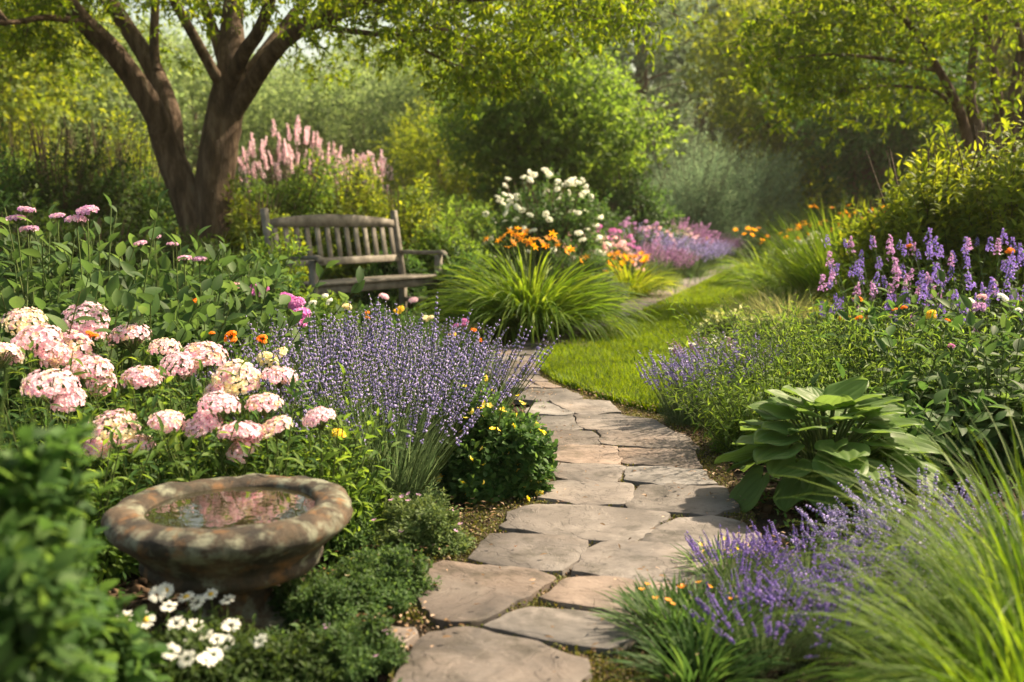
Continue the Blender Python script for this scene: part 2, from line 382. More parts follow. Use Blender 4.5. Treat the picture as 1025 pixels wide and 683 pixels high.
M_stone = None
def stone_mat():
    m, t, o = nodes('flagstone')
    tc = t.nodes.new('ShaderNodeTexCoord'); oi = t.nodes.new('ShaderNodeObjectInfo')
    mp = t.nodes.new('ShaderNodeMapping'); t.links.new(tc.outputs['Object'], mp.inputs[0])
    ml = t.nodes.new('ShaderNodeMath'); ml.operation = 'MULTIPLY'; ml.inputs[1].default_value = 50; t.links.new(oi.outputs['Random'], ml.inputs[0]); t.links.new(ml.outputs[0], mp.inputs['Location'])
    def noise(sc, det, rough=.6, dist=0):
        n = t.nodes.new('ShaderNodeTexNoise'); n.inputs['Scale'].default_value = sc; n.inputs['Detail'].default_value = det; n.inputs['Roughness'].default_value = rough
        n.inputs['Distortion'].default_value = dist; t.links.new(mp.outputs[0], n.inputs[0]); return n.outputs[0]
    a = ramp(t, noise(4.5, 9, .68, .6), [(.34, (.05, .038, .031)), (.45, (.12, .092, .076)), (.54, (.205, .16, .135)), (.68, (.30, .25, .215))])
    pk = ramp(t, noise(2.2, 5, .55), [(.40, (.26, .19, .15)), (.58, (.10, .092, .092))])
    mx = t.nodes.new('ShaderNodeMix'); mx.data_type = 'RGBA'; mx.inputs[0].default_value = .45; t.links.new(a, mx.inputs[6]); t.links.new(pk, mx.inputs[7])
    st = ramp(t, noise(30, 6, .7), [(.30, (.45, .40, .36)), (.42, (1, 1, 1))])
    m2 = t.nodes.new('ShaderNodeMix'); m2.data_type = 'RGBA'; m2.blend_type = 'MULTIPLY'; m2.inputs[0].default_value = .7; t.links.new(mx.outputs[2], m2.inputs[6]); t.links.new(st, m2.inputs[7])
    gm = ramp(t, noise(5, 8, .72), [(.52, (0, 0, 0)), (.66, (.85, .85, .85))])
    m3 = t.nodes.new('ShaderNodeMix'); m3.data_type = 'RGBA'; t.links.new(gm, m3.inputs[0]); t.links.new(m2.outputs[2], m3.inputs[6]); m3.inputs[7].default_value = (.055, .045, .03, 1)
    hs = t.nodes.new('ShaderNodeHueSaturation'); mr = t.nodes.new('ShaderNodeMapRange'); mr.inputs[3].default_value = .62; mr.inputs[4].default_value = 1.12
    sn = t.nodes.new('ShaderNodeMath'); sn.operation = 'MULTIPLY'; sn.inputs[1].default_value = 7.3; fr = t.nodes.new('ShaderNodeMath'); fr.operation = 'FRACT'
    t.links.new(oi.outputs['Random'], sn.inputs[0]); t.links.new(sn.outputs[0], fr.inputs[0]); ms_ = t.nodes.new('ShaderNodeMapRange'); ms_.inputs[3].default_value = .35; ms_.inputs[4].default_value = 1.05
    t.links.new(fr.outputs[0], ms_.inputs[0]); t.links.new(ms_.outputs[0], hs.inputs['Saturation'])
    t.links.new(oi.outputs['Random'], mr.inputs[0]); t.links.new(mr.outputs[0], hs.inputs['Value']); t.links.new(m3.outputs[2], hs.inputs['Color'])
    p = t.nodes.new('ShaderNodeBsdfPrincipled'); p.inputs['Roughness'].default_value = .72; p.inputs['Specular IOR Level'].default_value = .35
    t.links.new(hs.outputs[0], p.inputs['Base Color'])
    ad = t.nodes.new('ShaderNodeMath'); ad.operation = 'MULTIPLY_ADD'; ad.inputs[1].default_value = .38; t.links.new(noise(45, 10, .75), ad.inputs[0])
    stp = t.nodes.new('ShaderNodeValToRGB'); e = stp.color_ramp.elements; e[0].position = .40; e[0].color = (0, 0, 0, 1); e[1].position = .415; e[1].color = (.25, .25, .25, 1)
    for pp_, vv in ((.49, .27), (.50, .55), (.57, .57), (.585, .85), (.7, .9)):
        q = e.new(pp_); q.color = (vv, vv, vv, 1)
    t.links.new(noise(3.2, 7, .55, .8), stp.inputs[0]); t.links.new(stp.outputs[0], ad.inputs[2])
    b = t.nodes.new('ShaderNodeBump'); b.inputs['Strength'].default_value = .85; b.inputs['Distance'].default_value = .007; t.links.new(ad.outputs[0], b.inputs['Height'])
    t.links.new(b.outputs[0], p.inputs['Normal']); t.links.new(p.outputs[0], o.inputs[0])
    return m
M_stone = stone_mat()

stone_polys = []
def flagstone(poly, label, h=.022, group='flagstones of the curving path', rough=.009, grow=.016):
    poly = np.array(poly, float); c = poly.mean(0)
    # resample the outline, wear its corners
    q = []
    n = len(poly)
    for i in range(n):
        a, b = poly[i], poly[(i + 1) % n]; l = np.linalg.norm(b - a); k = max(2, int(l / .03))
        for j in range(k): q.append(a + (b - a) * j / k)
    q = np.array(q)
    q = (np.roll(q, 1, 0) + 6 * q + np.roll(q, -1, 0)) / 8
    jit = R.normal(0, rough, len(q)); jit = (np.roll(jit, 1) + jit + np.roll(jit, -1)) / 3 * 1.4
    d = norm(q - c); q = c + (q - c) * (1 + grow / np.linalg.norm(q - c, axis=1).mean()) + d * jit[:, None]
    stone_polys.append(q.copy())
    q = q - c; m = len(q); tilt = R.normal(0, .004, 2)
    rings = []
    d = norm(q)
    e = R.normal(0, .002, m); e = (np.roll(e, 1) + e + np.roll(e, -1)) / 2
    for ins, z in ((-.004, -.004), (0, h * .55), (.002, h * .93), (.006, h)):
        rings.append(np.c_[q - d * (ins + e[:, None] * (ins > .01)), np.full(m, z) + (e if z > h * .5 else 0)])
    for f in (.72, .4, .15):
        r = q * f; rings.append(np.c_[r, h + .003 * np.sin(r[:, 0] * 9 + c[1] * 7) * np.cos(r[:, 1] * 7 + c[0]) + R.normal(0, .0006, m)])
    V = np.concatenate(rings + [np.array([[0, 0, h]])])
    V[:, 2] += (V[:, :2] @ tilt) * (V[:, 2] > .01)
    F = []
    K = len(rings)
    for r in range(K - 1):
        for j in range(m): F.append((r * m + j, r * m + (j + 1) % m, (r + 1) * m + (j + 1) % m, (r + 1) * m + j))
    for j in range(m): F.append(((K - 1) * m + j, (K - 1) * m + (j + 1) % m, K * m))
    mb = MB(); mb.faces(V, F); o = mb.build('flagstone', M_stone, smooth='sharp'); o.location = (c[0], c[1], .004)
    return tag(o, label, 'flagstone', group)
def z1(X, Y): return gp(X / 1.935 + 380, Y / 1.935 + 330, .03)
SP = [
 ([(5, 790), (36, 670), (92, 577), (200, 579), (300, 600), (395, 632), (372, 700), (330, 790)], 'huge foreground flagstone cut off by the bottom edge of the photo'),
 ([(-25, 600), (20, 574), (68, 571), (70, 583), (35, 615), (-5, 640)], 'small flagstone tucked left of the foremost huge flagstone beside the creeping plants'),
 ([(52, 482), (130, 447), (230, 452), (335, 471), (330, 482), (215, 549), (180, 560), (112, 555)], 'big pale flagstone level with the low creeping mound at the left edge of the path'),
 ([(210, 569), (290, 531), (400, 545), (485, 562), (505, 585), (440, 612), (372, 606)], 'long flagstone directly behind the right half of the foremost huge flagstone'),
 ([(312, 512), (372, 478), (460, 478), (548, 490), (605, 520), (565, 550), (490, 551)], 'flagstone with its right end among the strappy yellow-flowered clump'),
 ([(383, 461), (400, 430), (432, 408), (540, 413), (665, 432), (690, 455), (600, 488), (510, 484)], 'brightly sunlit broad flagstone left of the purple lavender, below the hosta'),
 ([(180, 436), (190, 415), (218, 393), (300, 394), (395, 404), (399, 413), (352, 461), (252, 453)], 'flagstone at the left edge right behind the big pale one, beside the green mound'),
 ([(240, 376), (262, 350), (295, 334), (420, 338), (548, 350), (552, 358), (490, 406), (380, 399)], 'widest flagstone, split at its right edge, level with the foot of the yellow-flowered shrub'),
 ([(510, 405), (535, 380), (575, 359), (640, 357), (700, 368), (730, 390), (712, 420), (640, 428)], 'dark rounded flagstone shaded by the lowest hosta leaves'),
 ([(312, 318), (325, 300), (347, 288), (485, 295), (488, 302), (479, 333), (400, 334)], 'flagstone touching the right side of the yellow-flowered shrub'),
 ([(487, 340), (493, 318), (507, 297), (590, 298), (660, 303), (690, 340), (640, 353), (570, 348)], 'flagstone sprinkled with fallen petals beside the left tip of the hosta'),
 ([(343, 282), (338, 256), (400, 257), (467, 262), (456, 292), (385, 289)], 'left stone of the seventh row from the front, small and grey'),
 ([(473, 287), (480, 262), (560, 263), (625, 268), (650, 293), (560, 298)], 'right stone of the seventh row from the front, below the feathery plant'),
 ([(338, 251), (346, 222), (400, 220), (458, 223), (470, 246), (460, 257), (400, 254)], 'left stone of the eighth row from the front, with one slanting side'),
 ([(472, 252), (468, 227), (530, 227), (605, 231), (620, 262), (540, 260)], 'right stone of the eighth row from the front, against the feathery plant'),
 ([(320, 219), (328, 193), (370, 191), (410, 195), (423, 216), (380, 221)], 'small square left stone of the ninth row from the front'),
 ([(431, 216), (426, 194), (500, 192), (590, 199), (612, 226), (530, 225)], 'wide right stone of the ninth row beside the right lavender'),
 ([(306, 189), (312, 165), (368, 166), (390, 188), (350, 190)], 'left stone of the tenth row, half under the yellow-flowered shrub'),
 ([(401, 190), (374, 163), (464, 162), (530, 172), (560, 192), (480, 191)], 'right stone of the tenth row next to the near tip of the lawn'),
 ([(280, 160), (300, 139), (322, 137), (372, 158), (345, 163)], 'narrow left stone of the eleventh row behind the yellow-flowered shrub'),
 ([(352, 149), (330, 136), (400, 133), (440, 134), (466, 157), (385, 160)], 'pale sunlit stone of the eleventh row touching the lawn tip'),
 ([(262, 133), (285, 113), (360, 112), (392, 127), (380, 131), (320, 135)], 'long stone of the twelfth row beside the curving edge of the lawn'),
]
for pl, lb in SP: flagstone([z1(*q) for q in pl], lb)
# rows beyond, running on round the lawn
rows = [344, 349, 354.5, 360.5, 367, 374, 380.5, 387]
xl = lambda y: np.interp(y, [343, 355, 367, 380, 388], [463, 462, 478, 497, 515])
xr = lambda y: np.interp(y, [343, 350, 357, 366, 374, 381, 388], [572, 553, 543, 538, 541, 550, 566])
WORD = ['thirteenth', 'fourteenth', 'fifteenth', 'sixteenth', 'seventeenth', 'eighteenth', 'last']
for r in range(7):
    y0, y1 = rows[6 - r], rows[7 - r]
    cuts = [0, rnd(.38, .6), 1] if r % 2 else [0, rnd(.25, .38), rnd(.62, .75), 1]
    for k in range(len(cuts) - 1):
        f0, f1 = cuts[k] + (.012 if k else 0), cuts[k + 1] - .012
        g = .45
        a = lambda f, y: gp(xl(y) + (xr(y) - xl(y)) * f, y, .03)
        dj = rnd(-.012, .012)
        poly = [a(f0, y1 - g), a((f0 + f1) / 2, y1 - g * .8), a(f1 + dj, y1 - g), a(f1 - dj, y0 + g * .4), a((f0 + f1) / 2, y0 + g * .5), a(f0, y0 + g * .4)]
        wh = ['left', 'right'][k] if len(cuts) == 3 else ['left', 'middle', 'right'][k]
        rw = f'the {WORD[r]} row from the front' if r < 6 else 'the last row before the big daylily clump'
        flagstone(poly, f'{wh} flagstone of {rw}, where the path bends left', rough=.008, grow=.0)
# the strip of edging stones between lawn and border
seg = np.diff(strip_mid, axis=0); ls = np.r_[0, np.cumsum(np.linalg.norm(seg, axis=1))]
def along(s): return np.array([np.interp(s, ls, strip_mid[:, 0]), np.interp(s, ls, strip_mid[:, 1])])
s_ = .05; k = 0; ends = []
while s_ < ls[-1] - .5:
    l = rnd(.65, 1.25) * (1 + s_ / 30); ends.append((s_, min(s_ + l, ls[-1]))); s_ += l
ORD = ['first', 'second', 'third', 'fourth', 'fifth', 'sixth', 'seventh', 'eighth', 'ninth', 'tenth', 'eleventh', 'twelfth', 'thirteenth', 'fourteenth', 'fifteenth', 'sixteenth', 'seventeenth', 'eighteenth', 'nineteenth', 'twentieth', 'twenty-first', 'twenty-second', 'twenty-third']
for k, (a, b) in enumerate(ends):
    a += .02; b -= .02
    P0, P1, Pm = along(a), along(b), along((a + b) / 2); t = norm(P1 - P0); nn = np.array([-t[1], t[0]]); wd = rnd(.24, .29)
    flagstone([P0 - nn * wd, Pm - nn * (wd + rnd(-.02, .02)), P1 - nn * wd, P1 + nn * wd, Pm + nn * (wd + rnd(-.02, .02)), P0 + nn * wd],
              f'{ORD[k]} edging stone from the near end of the narrow strip along the lawn', group='edging stones between lawn and border', h=.045, rough=.008, grow=0)

# moss and low weeds in the joints, bark crumbs and fallen petals
pp = np.array(path_poly); lo, hi = pp.min(0), pp.max(0)
def in_joint(n, near):
    yy = 2.0 + (hi[1] - 2.0) * rnd(0, 1, n) ** near
    p = np.stack([rnd(lo[0], hi[0], n), yy], 1); p = p[inside(p, pp)]; k = np.ones(len(p), bool)
    for q in stone_polys[:22]: k &= ~inside(p, q)
    return p[k]
p = in_joint(90000, 1.6); nz = np.sin(p[:, 0] * 9 + 3 * np.sin(p[:, 1] * 5)) * np.cos(p[:, 1] * 7); p = p[nz > -.5][:16000]; n = len(p)
mb = MB(); mb.place(DIA, np.c_[p, rnd(.006, .02, n)], R.normal(0, 1, (n, 3)) + [0, 0, .6], R.normal(0, .5, (n, 3)) + [0, 0, 1], rnd(.006, .014, n), rnd(.004, .009, n))
kind(mb.build('moss', leafmat('moss', (.06, .075, .012), (.10, .11, .02), (.17, .15, .03), .2)), 'stuff')
p = in_joint(60000, 1.3)[:6000]; n = len(p)
mb = MB(); mb.place(OCT, np.c_[p, rnd(.004, .014, n)], R.normal(0, 1, (n, 3)), R.normal(0, 1, (n, 3)), rnd(.004, .016, n), rnd(.003, .010, n))
kind(mb.build('gravel', leafmat('crumbs', (.05, .03, .018), (.14, .09, .055), (.3, .23, .16), 0, .9)), 'stuff')
p = np.stack([rnd(lo[0], hi[0], 1600), rnd(1.9, 8, 1600)], 1); p = p[inside(p, pp)]
edge = np.concatenate([np.array([gp(*q)]) + R.normal(0, .09, (160, 2)) for q in pathR[5:14] + pathL[1:8]]); p = np.concatenate([p[:150], edge[::3]]); n = len(p)
mb = MB(); mb.place(OVAL, np.c_[p, np.full(n, .043)], R.normal(0, 1, (n, 3)) * [1, 1, .15], R.normal(0, .2, (n, 3)) + [0, 0, 1], rnd(.006, .026, n), rnd(.004, .012, n))
kind(mb.build('fallen_petals', leafmat('litter', (.07, .04, .02), (.18, .11, .05), (.5, .36, .26), .2)), 'stuff')
# bark mulch over the beds close by
n = 30000; p = np.stack([rnd(-3.5, 3.5, n), rnd(1.2, 8, n)], 1); k = ~inside(p, pp) & ~inside(p, lawn); p = p[k]; n = len(p)
mb = MB(); mb.place(OCT, np.c_[p, rnd(-.012, .004, n)], R.normal(0, 1, (n, 3)) * [1, 1, .3], R.normal(0, 1, (n, 3)), rnd(.015, .05, n), rnd(.006, .02, n))
kind(mb.build('bark_mulch', leafmat('mulch', (.025, .015, .009), (.06, .038, .022), (.13, .08, .05), 0, .9)), 'stuff')

# low leafy cover that knits the beds together
n = 26000; p = np.stack([rnd(-7, 7, n), 1.6 + 11 * rnd(0, 1, n) ** .8], 1); k = ~inside(p, pp) & ~inside(p, lawn) & (np.abs(p[:, 0] + .68) + np.abs(p[:, 1] - 2.42) > .3)
k &= (np.sin(p[:, 0] * 5 + 2 * np.sin(p[:, 1] * 3)) * np.cos(p[:, 1] * 4.3 + p[:, 0]) > -.45); p = p[k]; n = len(p)
mb = MB(); sprigs(mb, np.c_[p, np.full(n, -.01)], R.normal(0, .5, (n, 3)) + [0, 0, 1], rnd(.03, .10, n), 5, .034, .016, DIA)
kind(mb.build('ground_cover', L_['mid']), 'stuff')

# ------------------------------------------------------------ bench
FR = (-.707, 10.2)
u = norm(np.array([-.52, -.854])); v = np.array([u[1], -u[0]])        # along the seat to its left end, towards the back
bl = 1.92
root = thing('garden_bench', 'weathered grey wooden garden bench with slatted back under the tree', 'bench', (FR[0], FR[1], 0), math.atan2(u[1], u[0]))
# local x along the length (0 = right end), local -y... towards the back
# local y is u rotated +90 degrees; v = (u.y,-u.x) is u rotated -90 so the back is at -y
def bpart(nm, items, lab=None):
    mb = MB()
    for c, sz, M in items: mb.box(c, sz, M, bev=.006)
    return mb.build(nm, M_wood, root)
for x in (.035, bl - .035):
    bpart('leg', [((x, -.03, .335), (.065, .065, .67), None)])
    mb = MB(); mb.box((x, -.49, .22), (.062, .07, .44), None, bev=.006); M = Matrix.Rotation(math.radians(9), 3, 'X'); mb.box((x, -.545, .775), (.06, .06, .70), M, bev=.008); mb.build('back_post', M_wood, root)
    # arm, rounded at its front
    mb = MB(); V = []; sec = 10
    prof = [(-.56, .685), (-.45, .69), (-.3, .685), (-.1, .69), (.0, .695), (.04, .685), (.06, .66)]
    for (y, z) in prof:
        wv = .04 if y > -.5 else .032
        V += [(x - wv, y, z), (x - wv * .8, y, z + .022), (x + wv * .8, y, z + .022), (x + wv, y, z), (x + wv * .8, y, z - .016), (x - wv * .8, y, z - .016)]
    F = [(i * 6 + j, i * 6 + (j + 1) % 6, i * 6 + 6 + (j + 1) % 6, i * 6 + 6 + j) for i in range(len(prof) - 1) for j in range(6)] + [tuple(range(5, -1, -1)), tuple(range(len(prof) * 6 - 6, len(prof) * 6))]
    mb.faces(V, F); mb.build('arm', M_wood, root)
    bpart('stretcher', [((x, -.26, .2), (.035, .42, .05), None)])
for j in range(5): bpart('seat_slat', [((bl / 2, -.005 - j * .097, .462 - .012 * j / 4), (bl - (.14 if j else .0) + .0, .085, .026), None)])
bpart('seat_rail', [((bl / 2, -.02, .405), (bl - .13, .03, .075), None)])
bpart('seat_rail', [((bl / 2, -.49, .39), (bl - .13, .03, .075), None)])
Mb = Matrix.Rotation(math.radians(9), 3, 'X')
def backpt(z): return -.545 - (z - .775) * math.tan(math.radians(9))
bpart('lower_rail', [((bl / 2, backpt(.63), .63), (bl - .12, .035, .07), Mb)])
# crowned top rail
mb = MB(); V = []; ns = 16
for i in range(ns + 1):
    x = .06 + (bl - .12) * i / ns; top = 1.02 + .055 * math.sin(PI * i / ns) ** .8; bot = .955
    for z in (bot, top):
        y = backpt(z); V += [(x, y - .018, z), (x, y + .018, z)]
F = []
for i in range(ns):
    a = i * 4; b = a + 4; F += [(a, a + 1, b + 1, b), (a + 1, a + 3, b + 3, b + 1), (a + 3, a + 2, b + 2, b + 3), (a + 2, a, b, b + 2)]
F += [(0, 2, 3, 1), (ns * 4, ns * 4 + 1, ns * 4 + 3, ns * 4 + 2)]
mb.faces(V, F); mb.build('top_rail', M_wood, root)
for i in range(13):
    x = .06 + (bl - .12) * (i + .5) / 13; bpart('back_slat', [((x, backpt(.81), .81), (.062, .018, .31), Mb)])

# ------------------------------------------------------------ bird bath
def lathe(mb, prof, k=64, noise=.0, seed=0):
    V = []; m = len(prof); ph = rnd(0, 6, 6)
    for i, (r, z) in enumerate(prof):
        for j in range(k):
            a = 2 * PI * j / k
            nn = noise * (math.sin(3 * a + ph[0] + z * 9) + .7 * math.sin(7 * a + ph[1] - z * 25) + .6 * math.sin(13 * a + ph[2] + r * 40) + .4 * math.sin(23 * a + ph[3] + z * 70))
            V.append(((r + nn) * math.cos(a), (r + nn) * math.sin(a), z + nn * .8))
    F = [(i * k + j, i * k + (j + 1) % k, (i + 1) * k + (j + 1) % k, (i + 1) * k + j) for i in range(m - 1) for j in range(k)]
    mb.faces(V, F)
def bath_mat():
    m, t, o = nodes('lichened_stone'); tc = t.nodes.new('ShaderNodeTexCoord')
    def noise(sc, det, off, rough=.6):
        mp = t.nodes.new('ShaderNodeMapping'); mp.inputs['Location'].default_value = (off, off, 0); t.links.new(tc.outputs['Object'], mp.inputs[0])
        n = t.nodes.new('ShaderNodeTexNoise'); n.inputs['Scale'].default_value = sc; n.inputs['Detail'].default_value = det; n.inputs['Roughness'].default_value = rough; t.links.new(mp.outputs[0], n.inputs[0]); return n.outputs[0]
    base = ramp(t, noise(7, 9, 0, .65), [(.38, (.016, .011, .007)), (.49, (.055, .036, .02)), (.58, (.12, .078, .045)), (.70, (.24, .175, .115))])
    def over(a, fac, col):
        mx = t.nodes.new('ShaderNodeMix'); mx.data_type = 'RGBA'; t.links.new(fac, mx.inputs[0]); t.links.new(a, mx.inputs[6]); mx.inputs[7].default_value = (*col, 1); return mx.outputs[2]
    c = over(base, ramp(t, noise(13, 8, 5, .65), [(.50, (0, 0, 0)), (.62, (.95, .95, .95))]), (.27, .28, .20))
    c = over(c, ramp(t, noise(17, 7, 9, .6), [(.55, (0, 0, 0)), (.66, (.85, .85, .85))]), (.26, .12, .035))
    c = over(c, ramp(t, noise(9, 9, 14, .75), [(.53, (0, 0, 0)), (.68, (1, 1, 1))]), (.035, .032, .018))
    p = t.nodes.new('ShaderNodeBsdfPrincipled'); p.inputs['Roughness'].default_value = .68; t.links.new(c, p.inputs['Base Color'])
    b = t.nodes.new('ShaderNodeBump'); b.inputs['Strength'].default_value = 1.0; b.inputs['Distance'].default_value = .016; t.links.new(noise(34, 12, 2, .78), b.inputs['Height'])
    t.links.new(b.outputs[0], p.inputs['Normal']); t.links.new(p.outputs[0], o.inputs[0]); return m
M_bath = bath_mat()
m, t, o = nodes('still_water'); p = t.nodes.new('ShaderNodeBsdfPrincipled'); p.inputs['Base Color'].default_value = (.02, .018, .008, 1); p.inputs['Roughness'].default_value = .02; p.inputs['IOR'].default_value = 1.6
p.inputs['Specular IOR Level'].default_value = .9
nz = t.nodes.new('ShaderNodeTexNoise'); nz.inputs['Scale'].default_value = 9; b = t.nodes.new('ShaderNodeBump'); b.inputs['Strength'].default_value = .12; b.inputs['Distance'].default_value = .01
t.links.new(nz.outputs[0], b.inputs['Height']); t.links.new(b.outputs[0], p.inputs['Normal']); t.links.new(p.outputs[0], o.inputs[0]); M_water = m
BX, BY = at(228, 2.42)
bb = thing('bird_bath', 'low round lichen-covered stone bird bath filled with dark water', 'bird bath', (BX, BY, 0))
mb = MB()
BZ = lambda z: .311 - (.311 - z) * .86
lathe(mb, [(r_, BZ(z_)) for r_, z_ in [(.0, .215), (.10, .217), (.16, .232), (.19, .255), (.203, .278), (.207, .292), (.214, .302), (.228, .309), (.248, .311), (.268, .308), (.284, .300), (.296, .287), (.301, .272), (.299, .257), (.290, .244),
           (.272, .226), (.250, .205), (.232, .185), (.220, .168), (.216, .158), (.222, .150), (.220, .135), (.205, .118), (.175, .105), (.12, .1), (.0, .1)]], 120, .0032)
mb.build('bowl', M_bath, bb, smooth=True)
mb = MB(); lathe(mb, [(.0, .13), (.105, .13), (.10, .105), (.098, .05), (.12, .03), (.145, .02), (.15, -.02)], 48, .0025); mb.build('pedestal', M_bath, bb, smooth=True)
mb = MB(); k = 64; mb.faces([(.206 * math.cos(2 * PI * j / k), .206 * math.sin(2 * PI * j / k), .290) for j in range(k)], [tuple(range(k))]); mb.build('water', M_water, bb)

# ------------------------------------------------------------ plant builders
def rotz_to(d):
    return Vector(d).to_track_quat('Z', 'Y').to_euler()
def to_root(P):  # shoots start below their tips
    return P
def stems_in(mb, rx, ry, h, n, r=.006, mi=0, spread=.7):
    az = rnd(0, 2 * PI, n); q = rnd(.1, spread, n)
    P = np.stack([np.stack([np.cos(az) * rx * q * t ** 1.2, np.sin(az) * ry * q * t ** 1.2, np.full(n, h * .85 * t) - .02], 1) for t in (0.12, .4, .7, 1)], 1)
    mb.tubes(P, np.array([[1.2, 1, .8, .35]]) * r, 4, mi)
def shrub(name, label, cat, loc, rx, ry, h, n, mat, k=7, sl=.12, ll=.05, lw=.024, tpl=OVAL, group=None, lump=.3, nl=16, inner=.55, up=.55, rz=None, stem=.008, zlo=.0, z0=0, shape=.75, **kw):
    root = thing(name, label, cat, loc, rz if rz is not None else rnd(0, 6.28), group)
    P, D = dome(rx, ry, h, n, lump, nl, inner, zlo=zlo, shape=shape)
    D = norm(D + np.array([0, 0, up]) + R.normal(0, .25, D.shape))
    L = sl * rnd(.6, 1.3, n)
    P = P - D * L[:, None] * .7; P[:, 2] = np.maximum(P[:, 2], .005)
    mb = MB(); sprigs(mb, P, D, L, k, ll, lw, tpl, **kw); mb.build('foliage', mat, root)
    mb = MB(); stems_in(mb, rx, ry, h, max(7, int(h * 14)), stem)
    T = P[::max(1, n // 500)]; DD = D[::max(1, n // 500)]; LL = L[::max(1, n // 500)]
    mb.tubes(np.stack([T * [.75, .75, .8], T, T + DD * LL[:, None]], 1), np.array([[.5, .35, .15]]) * stem, 3)
    mb.build('stem', M_twig if stem > .006 else M_stem, root)
    root['rx'] = 0
    return root

# ---- flower heads, each in its own small mesh (origin where the stalk ends, +Z up)
def m_dome_head(name, mats, r, nf, fs, flat=.55, petals=5, parent=None):
    """domed cluster of small flat florets"""
    mb = MB(); i = np.arange(nf); z = 1 - (i + .5) / nf * 1.15; a = i * 2.39996
    rr = np.sqrt(np.clip(1 - z * z, 0, 1)); d = np.stack([rr * np.cos(a), rr * np.sin(a), z], 1) + R.normal(0, .06, (nf, 3)); d = norm(d)
    P = d * np.array([r, r, r * flat]) * rnd(.78, 1.08, nf)[:, None]; n = norm(d * [1, 1, 1 / flat])
    A, B = ortho(n); ph = rnd(0, 6.28, nf); ms = R.integers(0, len(mats), nf)
    mb.place(OCT, P - n * fs * .1, n, A, fs * .55, fs * .34, 0 if len(mats) == 1 else 1)
    for q in range(petals):
        an = ph + q * 2 * PI / petals
        dd = A * np.cos(an)[:, None] + B * np.sin(an)[:, None] + n * .45 + R.normal(0, .12, (nf, 3))
        for mi in range(len(mats)):
            s = ms == mi; mb.place(PETAL, P[s], dd[s], n[s], fs * rnd(.8, 1.15, s.sum()), fs * .9, mi)
    # green underside: short pedicels
    T = P[::3]; mb.tubes(np.stack([np.zeros_like(T) - [0, 0, r * .75], T * .6 - [0, 0, r * .12], T * .96], 1), .0011, 3, len(mats))
    return mb.build(name, list(mats) + [M_stem], parent)
def m_spike(name, mat, parent, ls=.78, nb=44, bs=.019, wob=.05):
    """unit-high thin stalk with whorls of buds above ls"""
    mb = MB(); az = rnd(0, 6.28); t = np.linspace(0, 1, 6); off = wob * t ** 2
    C = np.stack([off * math.cos(az), off * math.sin(az), t], 1)[None]
    mb.tubes(C, np.full((1, 6), .0042), 3, 1)
    z = np.sort(np.concatenate([rnd(ls, 1, int(nb * .9)), rnd(ls - .08, ls - .06, nb // 8)])); n = len(z); a = rnd(0, 6.28, n)
    zz = np.round(z * 28) / 28 * .6 + z * .4
    c = np.stack([wob * zz ** 2 * math.cos(az), wob * zz ** 2 * math.sin(az), zz], 1); o = np.stack([np.cos(a), np.sin(a), np.full(n, .9)], 1)
    f = 1.1 - .5 * np.clip((z - ls) / (1 - ls), 0, 1)
    mb.place(OCT, c, o, R.normal(0, 1, (n, 3)), bs * f * rnd(.7, 1.2, n), bs * .5 * f)
    return mb.build(name, [mat, M_stem], parent)
def m_lily(name, mat, parent, r=.05):
    mb = MB(); a = np.arange(6) * PI / 3; d = np.stack([np.cos(a), np.sin(a), np.full(6, .9)], 1)
    T = (LANCE[0] * [1, 1, 1.6], LANCE[1]); mb.place(T, np.zeros((6, 3)), d, np.tile([[0, 0, 1.]], (6, 1)) - d * .5, r * 1.5, r * .6)
    mb.place(OCT, np.zeros((1, 3)) - [0, 0, r * .4], np.array([[0, 0, 1.]]), np.array([[1., 0, 0]]), r * .9, r * .3, 1)
    return mb.build(name, [mat, M_stem], parent)
def m_daisy(name, parent, r=.0185):
    mb = MB(); n = 17; a = np.arange(n) * 2 * PI / n + R.normal(0, .05, n); d = np.stack([np.cos(a), np.sin(a), rnd(-.12, .22, n)], 1)
    mb.place(PETAL, d * r * .22, d, np.tile([[0, 0, 1.]], (n, 1)), r * .85 * rnd(.9, 1.08, n), r * .36)
    o = mb.build(name, F_['white'], parent)
    mb = MB(); lathe(mb, [(r * .34, -.001), (r * .36, r * .1), (r * .25, r * .24), (.0005, r * .28)], 12); e = mb.build('flower_centre', M_daisy, o)
    return o
def m_simple(name, mat, parent, r=.012, petals=5, eye=None, up=.5):
    mb = MB(); a = np.arange(petals) * 2 * PI / petals; d = np.stack([np.cos(a), np.sin(a), np.full(petals, up)], 1)
    mb.place(PETAL, np.zeros((petals, 3)), d, np.tile([[0, 0, 1.]], (petals, 1)), r, r * .85)
    mb.place(OCT, np.zeros((1, 3)), np.array([[0, 0, 1.]]), np.array([[1., 0, 0]]), r * .35, r * .4, 1)
    return mb.build(name, [mat, eye or M_daisy], parent)

